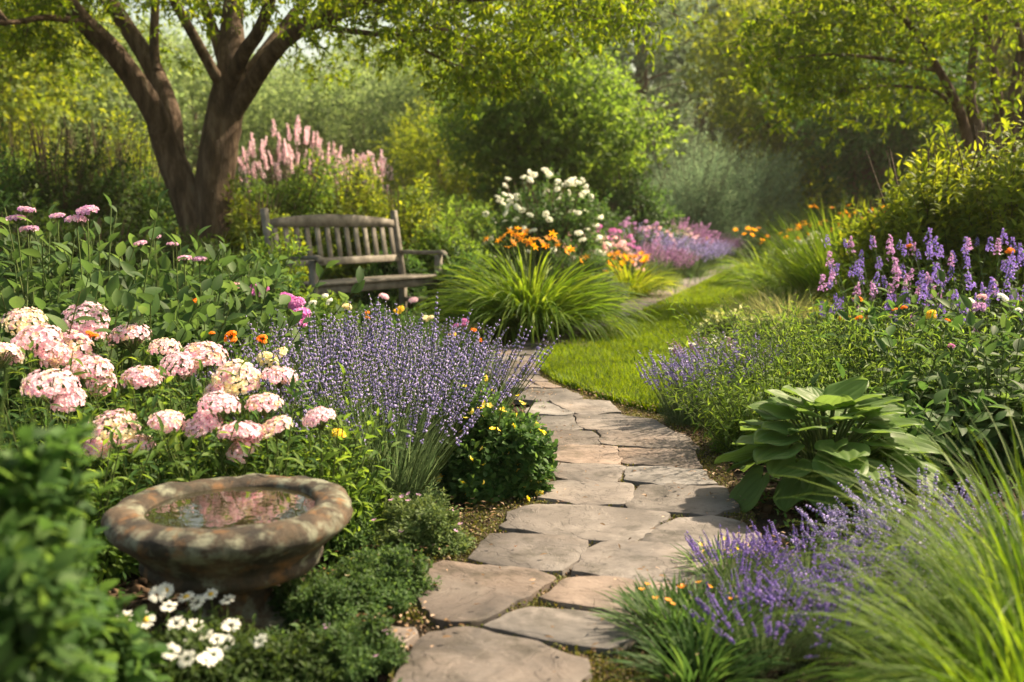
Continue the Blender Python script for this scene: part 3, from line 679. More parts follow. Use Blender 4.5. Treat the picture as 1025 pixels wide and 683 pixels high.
def lavender(label, loc, h=.5, r=.22, ns=80, nb=500, mat='lav', leaf='lavleaf', group=None, tilt=.75, name='lavender', base_h=.72, parts=True, stalk_t=.0, bs=.019, ls=.77):
    root = thing(name, label, 'lavender', loc, rnd(0, 6.28), group)
    mb = MB(); rad = r * np.sqrt(rnd(0, 1, nb)); az = rnd(0, 6.28, nb)
    base = np.stack([rad * .55 * np.cos(az), rad * .55 * np.sin(az), np.zeros(nb)], 1)
    mb.blades(base, az + R.normal(0, .4, nb), rad / r * tilt * .6, rad / r * tilt * 1.1 + rnd(0, .3, nb), h * base_h * rnd(.6, 1.25, nb), .0045 * (h / .5), segs=3)
    n2 = nb; P, D = dome(r * 1.05, r * 1.05, h * base_h * 1.05, n2, .2, 8, .5); D = norm(D + [0, 0, .9])
    sprigs(mb, P - D * .05, D, .07, 6, .032 * h / .5, .005 * h / .5, DIA, fwd=.9, jit=.2, droop=0)
    mb.build('foliage', L_[leaf], root)
    vs = None
    rad = np.sqrt(rnd(0, 1, ns)); az = rnd(0, 6.28, ns)
    if parts:
        for i in range(ns):
            th = rad[i] * tilt + R.normal(0, .08); d = (math.sin(th) * math.cos(az[i]), math.sin(th) * math.sin(az[i]), math.cos(th))
            p = (rad[i] * r * .45 * math.cos(az[i]), rad[i] * r * .45 * math.sin(az[i]), .01)
            s = h * rnd(.82, 1.15) * (1 + .12 * rad[i])
            if vs is None or len(vs) < 5:
                vs = vs or []
                o = m_spike('flower_spike', F_[mat], root, ls=ls - .04 * rnd(0, 1), bs=bs, wob=rnd(.02, .1)); vs.append(o)
                o.location = p; o.rotation_euler = rotz_to(d); o.scale = (s, s, s)
            else: inst(vs[R.integers(0, 5)], root, p, rotz_to(d), s)
    else:
        mb = MB(); th = rad * tilt + R.normal(0, .08, ns); d = np.stack([np.sin(th) * np.cos(az), np.sin(th) * np.sin(az), np.cos(th)], 1)
        p = np.stack([rad * r * .45 * np.cos(az), rad * r * .45 * np.sin(az), np.full(ns, .01)], 1); s = h * rnd(.85, 1.12, ns)
        mb.tubes(np.stack([p, p + d * s[:, None]], 1), .0022, 3, 1)
        for q in np.linspace(.74, 1, 7):
            c = p + d * (s * q)[:, None] + R.normal(0, .004, (ns, 3)); mb.place(OCT, c, R.normal(0, 1, (ns, 3)) + [0, 0, 1], R.normal(0, 1, (ns, 3)), .02 * h / .5, .012 * h / .5)
        mb.build('flower_spikes', [F_[mat], M_stem], root)['kind'] = 'stuff'
    return root

def grass_clump(name, label, loc, r, L, W, n, mat, th=(.05, .75), droop=(1.2, 2.3), segs=6, group=None, cat='ornamental grass', pw=1.4):
    root = thing(name, label, cat, loc, rnd(0, 6.28), group)
    q = np.sqrt(rnd(0, 1, n)); az = rnd(0, 6.28, n); base = np.stack([q * r * np.cos(az), q * r * np.sin(az), np.zeros(n)], 1)
    mb = MB(); t0 = th[0] + (th[1] - th[0]) * q
    mb.blades(base, az + R.normal(0, .35, n), t0 + R.normal(0, .08, n), t0 + rnd(droop[0], droop[1], n) * (.55 + .45 * q), L * rnd(.65, 1.12, n), W * rnd(.7, 1.2, n), segs=segs, pw=pw)
    mb.build('blade_tuft', mat, root)
    return root
def add_flowers(root, proto_fn, spots, stalk=None, stalk_r=.002, scale=(.85, 1.15), nvar=3, tilt=.3, stem_name='flower_stalk', lean=0):
    """spots: (N,3) local positions of flower heads; the first few are built, the others copied"""
    vs = []
    for i, p in enumerate(spots):
        rot = (R.normal(lean, tilt), R.normal(0, tilt), 0 if lean else rnd(0, 6.28)); s = rnd(*scale)
        if len(vs) < nvar:
            o = proto_fn(root); o.location = tuple(p); o.rotation_euler = rot; o.scale = (s, s, s); vs.append(o)
        else: inst(vs[R.integers(0, len(vs))], root, tuple(p), rot, s)
    if stalk is not None:
        sp = np.array(spots, float); b = sp * [stalk, stalk, 0.0]
        mid = (b + sp) / 2 * [1, 1, 1.0] - (sp - b) * [.12, .12, 0]
        mb = MB(); mb.tubes(np.stack([b, mid, sp], 1), stalk_r, 3); mb.build(stem_name, M_stem, root)
    return vs

def perennial(name, label, cat, loc, nst, h, r, mat, ll, lw, k=9, tpl=LANCE, lean=.35, sr=.003, group=None, leaf_from=.1, droop=.25, spread=1.1, fwd=.3, jit=.25, extra=0, taper=.3, hj=.15):
    """upright leafy stems out of one root; returns root and stem tips"""
    root = thing(name, label, cat, loc, 0, group)
    q = np.sqrt(rnd(0, 1, nst)); az = rnd(0, 6.28, nst); b = np.stack([q * r * .4 * np.cos(az), q * r * .4 * np.sin(az), np.zeros(nst)], 1)
    th = lean * q + R.normal(0, .06, nst); D = np.stack([np.sin(th) * np.cos(az), np.sin(th) * np.sin(az), np.cos(th)], 1)
    L = h * rnd(1 - hj, 1 + hj * .6, nst) / np.maximum(np.cos(th), .6)
    mb = MB(); mb.tubes(np.stack([b, b + D * L[:, None] * .5, b + D * L[:, None]], 1), np.array([[1, .9, .55]]) * sr, 5); mb.build('stem', M_stem, root)
    mb = MB(); sprigs(mb, b + D * (L * leaf_from)[:, None], D, L * (1 - leaf_from), k, ll, lw, tpl, spread=spread, fwd=fwd, jit=jit, droop=droop, taper=taper)
    if extra:
        P, DD = dome(r, r, h * .75, extra, .25, 10, .4); DD = norm(DD + [0, 0, .6]); sprigs(mb, P - DD * ll, DD, ll * 1.6, 5, ll * .8, lw * .8, tpl, droop=droop)
    mb.build('foliage', mat, root)
    return root, b + D * L[:, None], D

# ------------------------------------------------------------ left bed, near to far
# dark leafy shrub in the very foreground
for i, (px, D, rx, h, lb) in enumerate([(-48, 1.33, .23, .86, 'dark green leafy shrub filling the left edge of the photo in the extreme foreground'),
                                         (-70, 1.62, .32, .96, 'taller deep green shrub at the far left edge, behind the foremost shrub'),
                                         (5, 1.62, .22, .62, 'low deep green bush filling in beneath the foremost shrub at left')]):
    shrub('leafy_shrub', lb, 'shrub', at(px, D), rx, rx, h, 900, L_['mid'], k=8, sl=.10, ll=.056, lw=.034, tpl=BROAD, lump=.35, nl=12, group='deep green foreground shrubs', stem=.005, shape=.6)

def daisies(label, loc, r, h, spots, n=420):
    root = shrub('daisy_plant', label, 'daisies', loc, r, r, h, n, L_['dark'], k=6, sl=.06, ll=.034, lw=.011, tpl=LANCE, stem=.003, rz=0, group='white daisies at the foot of the bird bath')
    add_flowers(root, lambda p: m_daisy('flower', p), spots, stalk=.4, stalk_r=.0014, tilt=.22, lean=.5); return root
def loc_spots(origin, px_list):
    """flower head positions given by where they stand in the bed: (px, py, D)"""
    out = []
    for (px, py, D) in px_list:
        x, y = at(px, D); out.append((x - origin[0], y - origin[1], zat(py, D)))
    return out
o1 = at(150, 1.98); daisies('white daisies in the bottom left corner, the group nearer the dark shrub', o1, .17, .19, loc_spots(o1, [(115, 632, 1.95), (137, 634, 1.97), (114, 646, 1.92), (161, 619, 2.05), (168, 638, 2.0), (162, 668, 1.86), (178, 676, 1.85), (187, 641, 2.02), (128, 676, 1.84), (98, 625, 1.9), (93, 660, 1.82)]))
o2 = at(215, 2.02); daisies('white daisies in front of the bird bath pedestal with several heads in a row', o2, .16, .17, loc_spots(o2, [(158, 602, 2.12), (179, 609, 2.1), (204, 606, 2.12), (221, 612, 2.12), (197, 650, 2.02), (209, 655, 2.0), (218, 659, 2.0), (224, 640, 2.06), (253, 657, 2.0), (173, 662, 1.96), (205, 672, 1.9), (150, 606, 2.08), (190, 615, 2.1), (198, 678, 1.88)]))

def low_creeper(label, loc, rx, ry, h, n, mat='creep', fl=None, nfl=0, group='creeping mounds at the left edge of the path', ll=.023):
    r = shrub('creeping_plant', label, 'ground cover plant', loc, rx, ry, h, n, L_[mat], k=7, sl=.05, ll=ll, lw=ll * .42, tpl=LANCE, stem=.003, lump=.42, nl=26, inner=.55, rz=0, group=group)
    if fl:
        P, _ = dome(rx, ry, h, nfl, .2, 10, .97, zlo=.3); add_flowers(r, lambda p: m_simple('flower', F_[fl], p, .010), P)
    return r
low_creeper('rounded mound of tiny-leaved green thyme between lavender and path', at(413, 3.0), .20, .19, .185, 1700, 'creep', 'mauve', 10)
low_creeper('dark creeping plant spilling onto the big pale flagstone', at(372, 2.55), .165, .18, .15, 1100, 'fore', 'yellow', 6)
low_creeper('dark creeping plant right of the bird bath pedestal, below its rim', at(316, 2.42), .15, .14, .15, 800, 'fore', 'cream', 5)
low_creeper('creeping plant at the bottom edge left of the foremost flagstone', at(348, 2.14), .13, .13, .13, 800, 'fore', 'mauve', 4)
low_creeper('creeping plant at the bottom edge right of the daisies', at(290, 2.08), .13, .12, .12, 650, 'dark', 'cream', 4)
low_creeper('creeping plant hiding the foot of the pedestal behind the daisies', at(255, 2.12), .13, .10, .085, 900, 'fore', 'mauve', 4)
low_creeper('creeping plant behind the bird bath beside the green mound', at(345, 2.95), .13, .12, .10, 900, 'fore', 'yellow', 3)

# blush phlox: each plant with its own heads
PH = [  # px, py, width px, label
 (26, 319, 40, 'upper left of the blush heads by the left edge'), (37, 336, 50, 'crowded cluster at the left edge, below the uppermost head'), (85, 317, 45, 'single round head standing apart above the left cluster'),
 (66, 347, 55, 'broad head at the right of the crowded left cluster'), (3, 351, 42, 'head cut off by the left edge of the photo'), (87, 367, 46, 'head right below the crowded left cluster'),
 (48, 384, 52, 'lowest head of the left cluster'), (130, 335, 40, 'rear head between the left cluster and the middle group'), (164, 345, 30, 'small rear head left of the double-headed one'),
 (205, 353, 43, 'tall round rear head above the centre of the group'), (177, 363, 36, 'flat head just below the tall round rear one'), (140, 377, 42, 'flat pale head in the middle left of the group'),
 (236, 376, 48, 'large head in the middle right of the group'), (279, 374, 38, 'head against the lavender, upper right'), (217, 406, 43, 'head straight above the largest front head'),
 (263, 403, 38, 'upper head of the right pair near the lavender'), (274, 427, 38, 'lower head of the right pair near the lavender'), (241, 432, 52, 'largest front head, drooping above the bird bath rim'),
 (164, 421, 38, 'front head, left of the small peach-toned one'), (196, 427, 32, 'small peach-toned front head'), (109, 428, 52, 'large front head above the left end of the bird bath'),
 (134, 444, 34, 'low front head touching the large one above the bird bath'), (318, 418, 34, 'rightmost head, in front of the lavender')]
for i, (px, py, wd, lb) in enumerate(PH):
    D = 2.62 + (440 - py) / 105 * 1.0; D = max(D, 2.92 if 90 < px < 340 else 2.6)
    if px < 60: D -= .25
    z = zat(py, D); r = wd / 2 / FPX * D; x, y = at(px, D)
    pr, tips, dd = perennial('phlox', 'blush pink phlox: ' + lb, 'phlox', (x, y), 7, z * .93, .15, L_['fresh'] if i % 3 else L_['mid'], .075, .021, k=13, lean=.5, group='blush pink phlox behind the bird bath', droop=.3, leaf_from=.25, extra=60)
    pinks = [F_['pink'], F_['pinkedge'], F_['pink'], F_['pink'], F_['pink'], F_['tan' if i % 2 else 'pink']] if i % 4 else [F_['pink'], F_['cream'], F_['pinkedge']]
    hd = m_dome_head('flower_head', pinks + ([F_['cream']] if i % 3 == 0 else []), r * rnd(.88, 1), int(rnd(85, 130)), r * rnd(.15, .18), rnd(.52, .8), 5, pr); hd.location = (0, 0, z - r * .2); hd.rotation_euler = (R.normal(.12, .2), R.normal(0, .2), 0)
    if wd > 42:
        h2 = m_dome_head('flower_head', pinks, r * .6, 60, r * .165, .7, 5, pr); h2.location = (r * rnd(-.8, .8), r * rnd(-.3, .3), z - r * .75); h2.rotation_euler = (R.normal(.3, .2), R.normal(0, .3), 0)
    mb = MB(); mb.tubes(np.array([[(0, 0, 0), (.006, .004, z * .5), (0, 0, z - r * .5)]]), .0032, 5); mb.build('flower_stalk', M_stem, pr)
# leafy skirts that fill the phlox bed
for i, (px, D, h, lb) in enumerate([(60, 2.75, .46, 'phlox foliage without heads in front of the left cluster'), (190, 3.1, .40, 'phlox foliage without heads under the middle heads'), (305, 3.1, .38, 'phlox foliage without heads by the right of the bath'),
                                 (30, 3.0, .55, 'phlox foliage at the left edge behind the dark shrub'), (150, 3.3, .52, 'phlox foliage between front and rear heads'), (250, 3.45, .48, 'phlox foliage beside the lavender'), (110, 2.95, .36, 'low phlox foliage behind the left end of the bath'), (225, 3.0, .34, 'low phlox foliage directly behind the bath rim'), (298, 3.05, .30, 'low phlox foliage before the front lavender')]):
    perennial('phlox', lb, 'phlox', at(px, D), 34, h * .88, .27, L_['mid' if i % 2 else 'fresh'], .075, .02, k=11, lean=.55, group='leafy phlox without heads', droop=.2, extra=260)
def blob_flower(name, label, cat, px, py, D, col, r, nh=1, leaf='mid', petals=6, stems=7, ll=.05):
    z = zat(py, D); r *= (.78 if col in ('orange', 'white') else 1); pr, tips, dd = perennial(name, label, cat, at(px, D), stems, z * .9, .10 + .05 * nh, L_[leaf], ll, ll * .3, k=10, lean=.4, extra=60)
    sp = [(R.normal(0, r * 1.4) if k else 0, R.normal(0, r), z + (R.normal(0, r * .8) if k else 0)) for k in range(nh)]
    add_flowers(pr, lambda p: m_dome_head('flower_head', [F_[col]], r, 40, r * .42, .55, 5, p), sp, stalk=.5, stalk_r=.002, tilt=.3); return pr
blob_flower('marigold', 'orange marigold between the tall round phlox head and the lavender', 'marigold', 229, 340, 3.75, 'orange', .024, 2)
blob_flower('marigold', 'orange marigold at the lavender\'s upper left edge', 'marigold', 258, 342, 3.8, 'orange', .022, 2)
blob_flower('marigold', 'orange marigold between the left cluster and the rear phlox head', 'marigold', 94, 336, 3.6, 'orange', .018, 2)
blob_flower('marigold', 'small orange marigold at the very back of the phlox', 'marigold', 212, 333, 3.9, 'orange', .014)
blob_flower('marigold', 'small orange marigold below the tall mauve flowers', 'marigold', 198, 300, 4.6, 'orange', .020)
blob_flower('yarrow', 'cream flower heads mixed into the left lavender', 'yarrow', 276, 356, 3.7, 'cream', .032, 3)
blob_flower('yarrow', 'single yellow flower right of the rightmost phlox head', 'yarrow', 338, 436, 3.05, 'yellow', .018)

# lavender mass left of the path
G1 = 'lavender left of the path'
LV = [(385, 3.42, .52, .22, 'foremost lavender whose pale green base meets the thyme mound'), (300, 3.75, .60, .24, 'blue lavender nearest the blush phlox, leftmost of the front row'), (362, 3.55, .58, .24, 'front lavender with grey-green base behind the thyme mound'), (425, 3.75, .56, .22, 'front lavender with its right side over the yellow-flowered shrub'),
      (330, 4.35, .62, .26, 'lavender in the middle row behind the front one'), (400, 4.4, .63, .26, 'lavender in the middle row, below the bench seat'), (462, 4.45, .55, .24, 'lavender in the middle row beside the path'),
      (285, 4.9, .60, .26, 'rear lavender under the magenta flowers'), (372, 5.1, .62, .28, 'rear lavender in front of the bench'), (432, 5.2, .58, .26, 'rear lavender before the bench front leg'), (474, 4.9, .45, .20, 'lavender leaning out over the far path')]
for i, (px, D, h, r, lb) in enumerate(LV):
    lavender(lb, at(px, D), h * (.88 if D < 4.8 else .74), r, 80 if i < 6 else 60, 1100 if i < 3 else 450, group=G1, tilt=.62)

# yellow-flowered round shrub by the path
ys = shrub('round_shrub', 'rounded green shrub dotted with tiny yellow flowers beside the path', 'shrub', at(487, 3.62), .275, .25, .43, 1050, L_['mid'], k=7, sl=.09, ll=.042, lw=.030, lump=.4, nl=16, stem=.005, rz=0, inner=.7)
P, _ = dome(.29, .265, .45, 98, .4, 16, .97, zlo=.05); add_flowers(ys, lambda p: m_simple('flower', F_['yellow'], p, .013, 5), P, tilt=.8)
ys = shrub('round_shrub', 'smaller dark shrub between the yellow-flowered shrub and the lavender', 'shrub', at(470, 4.15), .22, .22, .42, 700, L_['mid'], k=7, sl=.08, ll=.034, lw=.022, stem=.005, rz=0)
P, _ = dome(.23, .23, .43, 30, .25, 10, .97, zlo=.2); add_flowers(ys, lambda p: m_simple('flower', F_['yellow'], p, .012, 5), P, tilt=.8)

# leafy perennials with mauve heads at left
JP = [(32, 210, 4.7, .036, 'mauve flower head at far left, taller of the two by the edge'), (62, 216, 4.9, .028, 'small pale mauve head between the two tallest stems at left'), (92, 211, 4.5, .040, 'tallest mauve-headed perennial with twin flat heads at left'),
      (34, 229, 4.5, .03, 'short mauve head at far left beneath the taller one'), (143, 243, 4.9, .026, 'mauve-headed perennial left of the tree trunk'), (158, 237, 5.2, .025, 'mauve-headed perennial just left of the trunk base'), (175, 244, 5.0, .023, 'small mauve head before the trunk base'),
      (186, 258, 4.8, .026, 'mauve head below the trunk base, left one of two'), (201, 259, 4.9, .026, 'mauve head below the trunk base, right one of two')]
for px, py, D, r, lb in JP:
    z = zat(py, D); pr, tips, dd = perennial('tall_perennial', lb, 'perennial', at(px, D), 4, z * .96, .3, L_['fore'], .16, .085, k=11, tpl=BROAD, taper=.5, lean=.35, sr=.005, group='tall mauve-headed perennials at left', droop=.0, jit=.2)
    mats = [F_['mauve'], F_['pinkedge']]; sp = [(0, 0, z)] + ([(-.05, 0, z - .04)] if r > .034 else [])
    add_flowers(pr, lambda p: m_dome_head('flower_head', mats, r * 1.15, 46, r * .3, .35, 5, p), sp, stalk=.2, stalk_r=.004, tilt=.15)
for i, (px, D, h, lb) in enumerate([(10, 3.9, .74, 'broad-leaved green perennial at the left edge above the blush cluster'), (75, 4.0, .68, 'broad-leaved perennial below the mauve heads at left'), (140, 4.1, .66, 'broad-leaved perennial with big pointed leaves, centre of the left bed'), (195, 4.3, .60, 'broad-leaved perennial below the tree trunk'),
                                  (40, 5.0, .90, 'tall broad-leaved perennial behind, far left'), (110, 5.2, .86, 'broad-leaved perennial in the shade left of the trunk'), (170, 5.3, .78, 'broad-leaved perennial in the shade before the trunk'), (225, 5.2, .72, 'broad-leaved perennial between trunk and bench')]):
    perennial('broad_leaved_perennial', lb, 'perennial', at(px, D), 20, h, .42, L_['fore'], .165, .092, k=12, tpl=BROAD, taper=.5, lean=.6, sr=.004, group='broad-leaved perennials', droop=-.05, extra=110)

# mixed bed in front of the bench
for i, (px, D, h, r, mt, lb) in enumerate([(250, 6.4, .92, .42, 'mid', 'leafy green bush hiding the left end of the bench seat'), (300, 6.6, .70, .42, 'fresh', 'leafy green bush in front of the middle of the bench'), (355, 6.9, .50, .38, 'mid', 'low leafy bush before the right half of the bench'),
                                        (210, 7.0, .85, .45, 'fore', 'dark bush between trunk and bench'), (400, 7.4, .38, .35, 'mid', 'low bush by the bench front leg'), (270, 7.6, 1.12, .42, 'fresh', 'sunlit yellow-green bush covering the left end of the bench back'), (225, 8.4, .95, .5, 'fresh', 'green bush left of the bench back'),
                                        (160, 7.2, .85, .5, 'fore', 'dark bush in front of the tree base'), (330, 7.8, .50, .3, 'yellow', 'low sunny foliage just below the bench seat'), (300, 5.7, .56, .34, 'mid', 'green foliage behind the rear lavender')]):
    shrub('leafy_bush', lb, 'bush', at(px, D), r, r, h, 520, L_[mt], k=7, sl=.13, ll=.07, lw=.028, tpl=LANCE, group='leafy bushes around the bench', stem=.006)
for px, py, D, c, r, nh, lb in [(262, 288, 5.5, 'magenta', .036, 3, 'magenta phlox cluster left above the lavender'), (288, 298, 5.4, 'magenta', .040, 2, 'magenta phlox cluster in the middle above the lavender'), (302, 313, 5.2, 'magenta', .04, 2, 'lowest magenta phlox touching the lavender tips'),
                            (312, 303, 5.9, 'white', .03, 2, 'white phlox right of the magenta clusters'), (330, 301, 6.0, 'white', .028, 2, 'second white phlox further right, under the bench seat'), (346, 306, 6.0, 'cream', .026, 2, 'creamy phlox before the bench seat'), (235, 286, 5.7, 'rose', .026, 1, 'pale rose flower left of the magenta clusters'),
                            (366, 313, 6.2, 'orange', .02, 2, 'orange flower above the lavender before the bench'), (384, 296, 6.8, 'pink', .026, 1, 'blush flower under the bench seat'), (413, 300, 7.2, 'pink', .028, 1, 'blush flower left of the bench front leg'), (400, 309, 6.9, 'yellow', .022, 2, 'yellow flower below the bench'),
                            (463, 325, 7.2, 'magenta', .024, 3, 'magenta flowers right of the bench leg beside the path'), (474, 331, 7.0, 'orange', .022, 2, 'coral flower at the path bend'), (450, 335, 6.6, 'yellow', .02, 3, 'yellow flowers at the path bend'), (480, 340, 6.6, 'orange', .014, 2, 'tiny orange flowers at the path edge'), (425, 318, 6.6, 'cream', .02, 3, 'cream flowers among low leaves before the bench leg')]:
    blob_flower('bed_flower', lb, 'flower', px, py, D, c, r, nh, 'mid')

# ------------------------------------------------------------ right side of the path
hx, hy = at(832, 3.42)
ho = thing('hosta', 'large hosta with broad ribbed heart-shaped leaves right of the path', 'hosta', (hx, hy), 0)
def hosta_leaf(parent, L, W, droop, cup):
    nu, nv = 17, 13; V = []; F = []
    for j in range(nv):
        t = j / (nv - 1)
        wd = W * (math.sin(PI * min(1, t ** .68 * .98 + .02)) ** .62) + .003
        back = 0
        for i in range(nu):
            s = (i / (nu - 1)) * 2 - 1
            y = L * t - (L * .16 * abs(s) ** 1.5 * (1 - t) ** 2 * 1.2)
            z = cup * W * (abs(s) ** 1.4) * (1 - .7 * t) - droop * L * t ** 2.1 + .0042 * math.cos(s * PI * 5.0) * (math.sin(PI * min(1, t + .06)) ** .6) + .007 * math.sin(t * 9 + s * 4 + L * 60) * abs(s) ** 2
            V.append((s * wd / 2, y, z))
    for j in range(nv - 1):
        for i in range(nu - 1): F.append((j * nu + i, j * nu + i + 1, (j + 1) * nu + i + 1, (j + 1) * nu + i))
    mb = MB(); mb.faces(V, F); return mb.build('leaf', L_['hosta'], parent, smooth=True)
protos = []; pet_P = []
nl = 66
for i in range(nl):
    q = (i + .5) / nl; az = i * 2.39996 + R.normal(0, .15); rad = .38 * q ** .6
    el = .74 - 1.1 * q ** .8; zt = .36 - .25 * q ** 1.5 + R.normal(0, .012)
    if i >= 54: zt = rnd(.10, .2); rad = rnd(.22, .34); el = rnd(-.8, -.3)
    b = (rad * math.cos(az) * .72, rad * math.sin(az) * .72, zt)
    s = rnd(.7, 1.05) * (.82 + .28 * q)
    rot = (el, R.normal(0, .2), az - PI / 2)
    if len(protos) < 5:
        o = hosta_leaf(ho, .165, rnd(.165, .185), rnd(.08, .24), rnd(.05, .16)); protos.append(o); o.location = b; o.rotation_euler = rot; o.scale = (s, s, s)
    else: o = inst(protos[R.integers(0, 5)], ho, b, rot, s)
    o.rotation_mode = 'XYZ'
    c = (b[0] * .15, b[1] * .15, 0); pet_P.append([c, (b[0] * .55, b[1] * .55, b[2] * .75), b])
mb = MB(); mb.tubes(np.array(pet_P), np.array([[.006, .005, .004]]), 5); mb.build('leaf_stalk', M_stem, ho)
for px, py, D, s, lb in [(945, 382, 4.3, .45, 'smaller hosta-like plant behind the large hosta'), (1010, 398, 3.9, .45, 'broad-leaved hosta at the right edge behind the foreground grass')]:
    r = ho.copy(); COL.objects.link(r); r.location = (*at(px, D), .12); r.rotation_euler = (0, 0, rnd(1, 5)); r.scale = (s, s, s * 1.1); r['label'] = lb
    for ch in list(ho.children):
        c = ch.copy(); COL.objects.link(c); c.parent = r
GF = 'feathery green plants right of the path'
for i, (px, D, h, r, mt, lb) in enumerate([(778, 4.25, .43, .25, 'fresh', 'feathery bright green plant at the path edge left of the hosta'), (802, 4.6, .52, .32, 'fresh', 'feathery green plant behind the hosta, left'), (850, 4.7, .58, .34, 'fresh', 'feathery green plant behind the hosta, middle'),
                                        (905, 4.5, .56, .32, 'fresh', 'feathery green plant behind the hosta, right'), (795, 5.1, .50, .32, 'fresh', 'feathery green plant behind, next to the white flowers'), (840, 5.5, .52, .34, 'fresh', 'feathery green plant in the second row'), (756, 4.2, .32, .2, 'fresh', 'low feathery plant spreading over the path edge')]):
    perennial('feathery_plant', lb, 'perennial', at(px, D), 80, h, r, L_[mt], .055, .011, k=17, lean=.95, sr=.002, group=GF, droop=.1, extra=520, leaf_from=.15)
for i, (px, D, h, r, lb) in enumerate([(950, 4.3, .52, .3, 'broad-leaved green perennial right of the feathery plants'), (1005, 4.0, .52, .3, 'dark broad-leaved perennial at the right edge above the grass'), (1040, 4.6, .66, .3, 'tall leafy perennial at the right edge below the purple flowers'), (900, 5.0, .53, .3, 'leafy green perennial under the purple flowers'), (980, 5.0, .60, .3, 'leafy perennial beneath the white flower heads at right'), (900, 3.75, .34, .2, 'low broad leaves right behind the hosta')]):
    perennial('broad_leaved_perennial', lb, 'perennial', at(px, D), 24, h, r, L_['mid' if i in (0, 3, 5) else 'fore'], .11, .054, k=9, tpl=BROAD, lean=.7, group='broad-leaved perennials on the right', extra=170)

# mid lavender with white flowers
for px, D, h, r, lb in [(688, 4.85, .36, .19, 'muted lavender at the lawn edge, nearest the path'), (714, 4.9, .40, .20, 'muted lavender behind the one by the lawn tip'), (745, 5.1, .43, .22, 'muted lavender mixed with the white flowers'), (728, 5.4, .38, .2, 'rear muted lavender against the lawn')]:
    lavender(lb, at(px, D), h * .86, r * .85, 70, 330, 'mauve' if D > 5.3 else 'lav', group='lavender beside the lawn', tilt=.6, bs=.03)
for px, py, D, lb in [(712, 352, 5.3, 'white campion at the lavender\'s left half'), (735, 346, 5.4, 'white campion in the centre of the lawn-side lavender'), (755, 338, 5.6, 'white campion at the top right of the lavender'), (722, 366, 5.1, 'lowest white campion near the feathery plant')]:
    z = zat(py, D); pr, tips, dd = perennial('campion', lb, 'campion', at(px, D), 16, z, .13, L_['silver'], .04, .012, lean=.5, group='white campions')
    add_flowers(pr, lambda p: m_simple('flower', F_['white'], p, .017, 5), tips)

# bottom right lavenders and strappy clump
for px, D, h, r, lb in [(770, 2.22, .24, .17, 'low purple lavender at the bottom edge of the photo'), (845, 2.25, .27, .18, 'purple lavender at the bottom, next to the foreground grass'), (745, 2.6, .22, .15, 'purple lavender bordering the path'), (815, 2.62, .25, .18, 'purple lavender below the hosta'), (880, 2.7, .30, .17, 'purple lavender between hosta and grass'), (935, 2.75, .40, .18, 'sparse grey lavender behind the foreground grass'), (900, 2.35, .27, .16, 'lavender half covered by the foreground grass')]:
    lavender(lb, at(px, D), h * (.62 if px < 890 else .62), r * .95, 85, 700, 'purple' if D < 2.7 else 'lav', group='purple lavender in the lower right corner', tilt=.85, base_h=.7, bs=.034, ls=.76)
GS = 'strappy clumps at the lower right path edge'
for px, D, L, n, lb in [(680, 2.30, .165, 260, 'strappy dark green clump at the path edge with orange-yellow flowers'), (716, 2.25, .17, 300, 'strappy green clump left of the purple lavender'), (705, 2.08, .15, 240, 'low strappy clump at the bottom edge of the photo'), (728, 2.75, .12, 160, 'short strappy clump touching the shaded flagstone'), (655, 2.42, .09, 100, 'wispy tuft reaching furthest onto the path')]:
    g = grass_clump('strappy_plant', lb, at(px, D), .075, L, .0065, n, L_['mid'], th=(.05, .9), droop=(.3, 1.2), segs=5, group=GS, cat='strappy plant')
    if px in (680, 728):
        add_flowers(g, lambda p: m_simple('flower', F_['orange' if px == 680 else 'yellow'], p, .009, 6), [(R.normal(0, .05), R.normal(0, .05), L * rnd(.55, .8)) for _ in range(11)], stalk=.5, stalk_r=.001)
# foreground grass
GG = 'fine lime grass in the lower right foreground'
for px, D, L, n, lb in [(1035, 1.68, .38, 560, 'fine lime green grass clump in the lower right foreground, left one'), (1085, 1.62, .56, 620, 'fine lime green grass clump against the right edge'), (1050, 1.95, .46, 480, 'fine lime grass clump behind the two foremost'), (1065, 2.1, .66, 400, 'tall fine grass at the right edge, rear clump')]:
    grass_clump('ornamental_grass', lb, at(px, D), .10, L, .0056, int(n * 1.15), L_['fgrass'], th=(.0, .5), droop=(.6, 2.7), segs=8, group=GG)

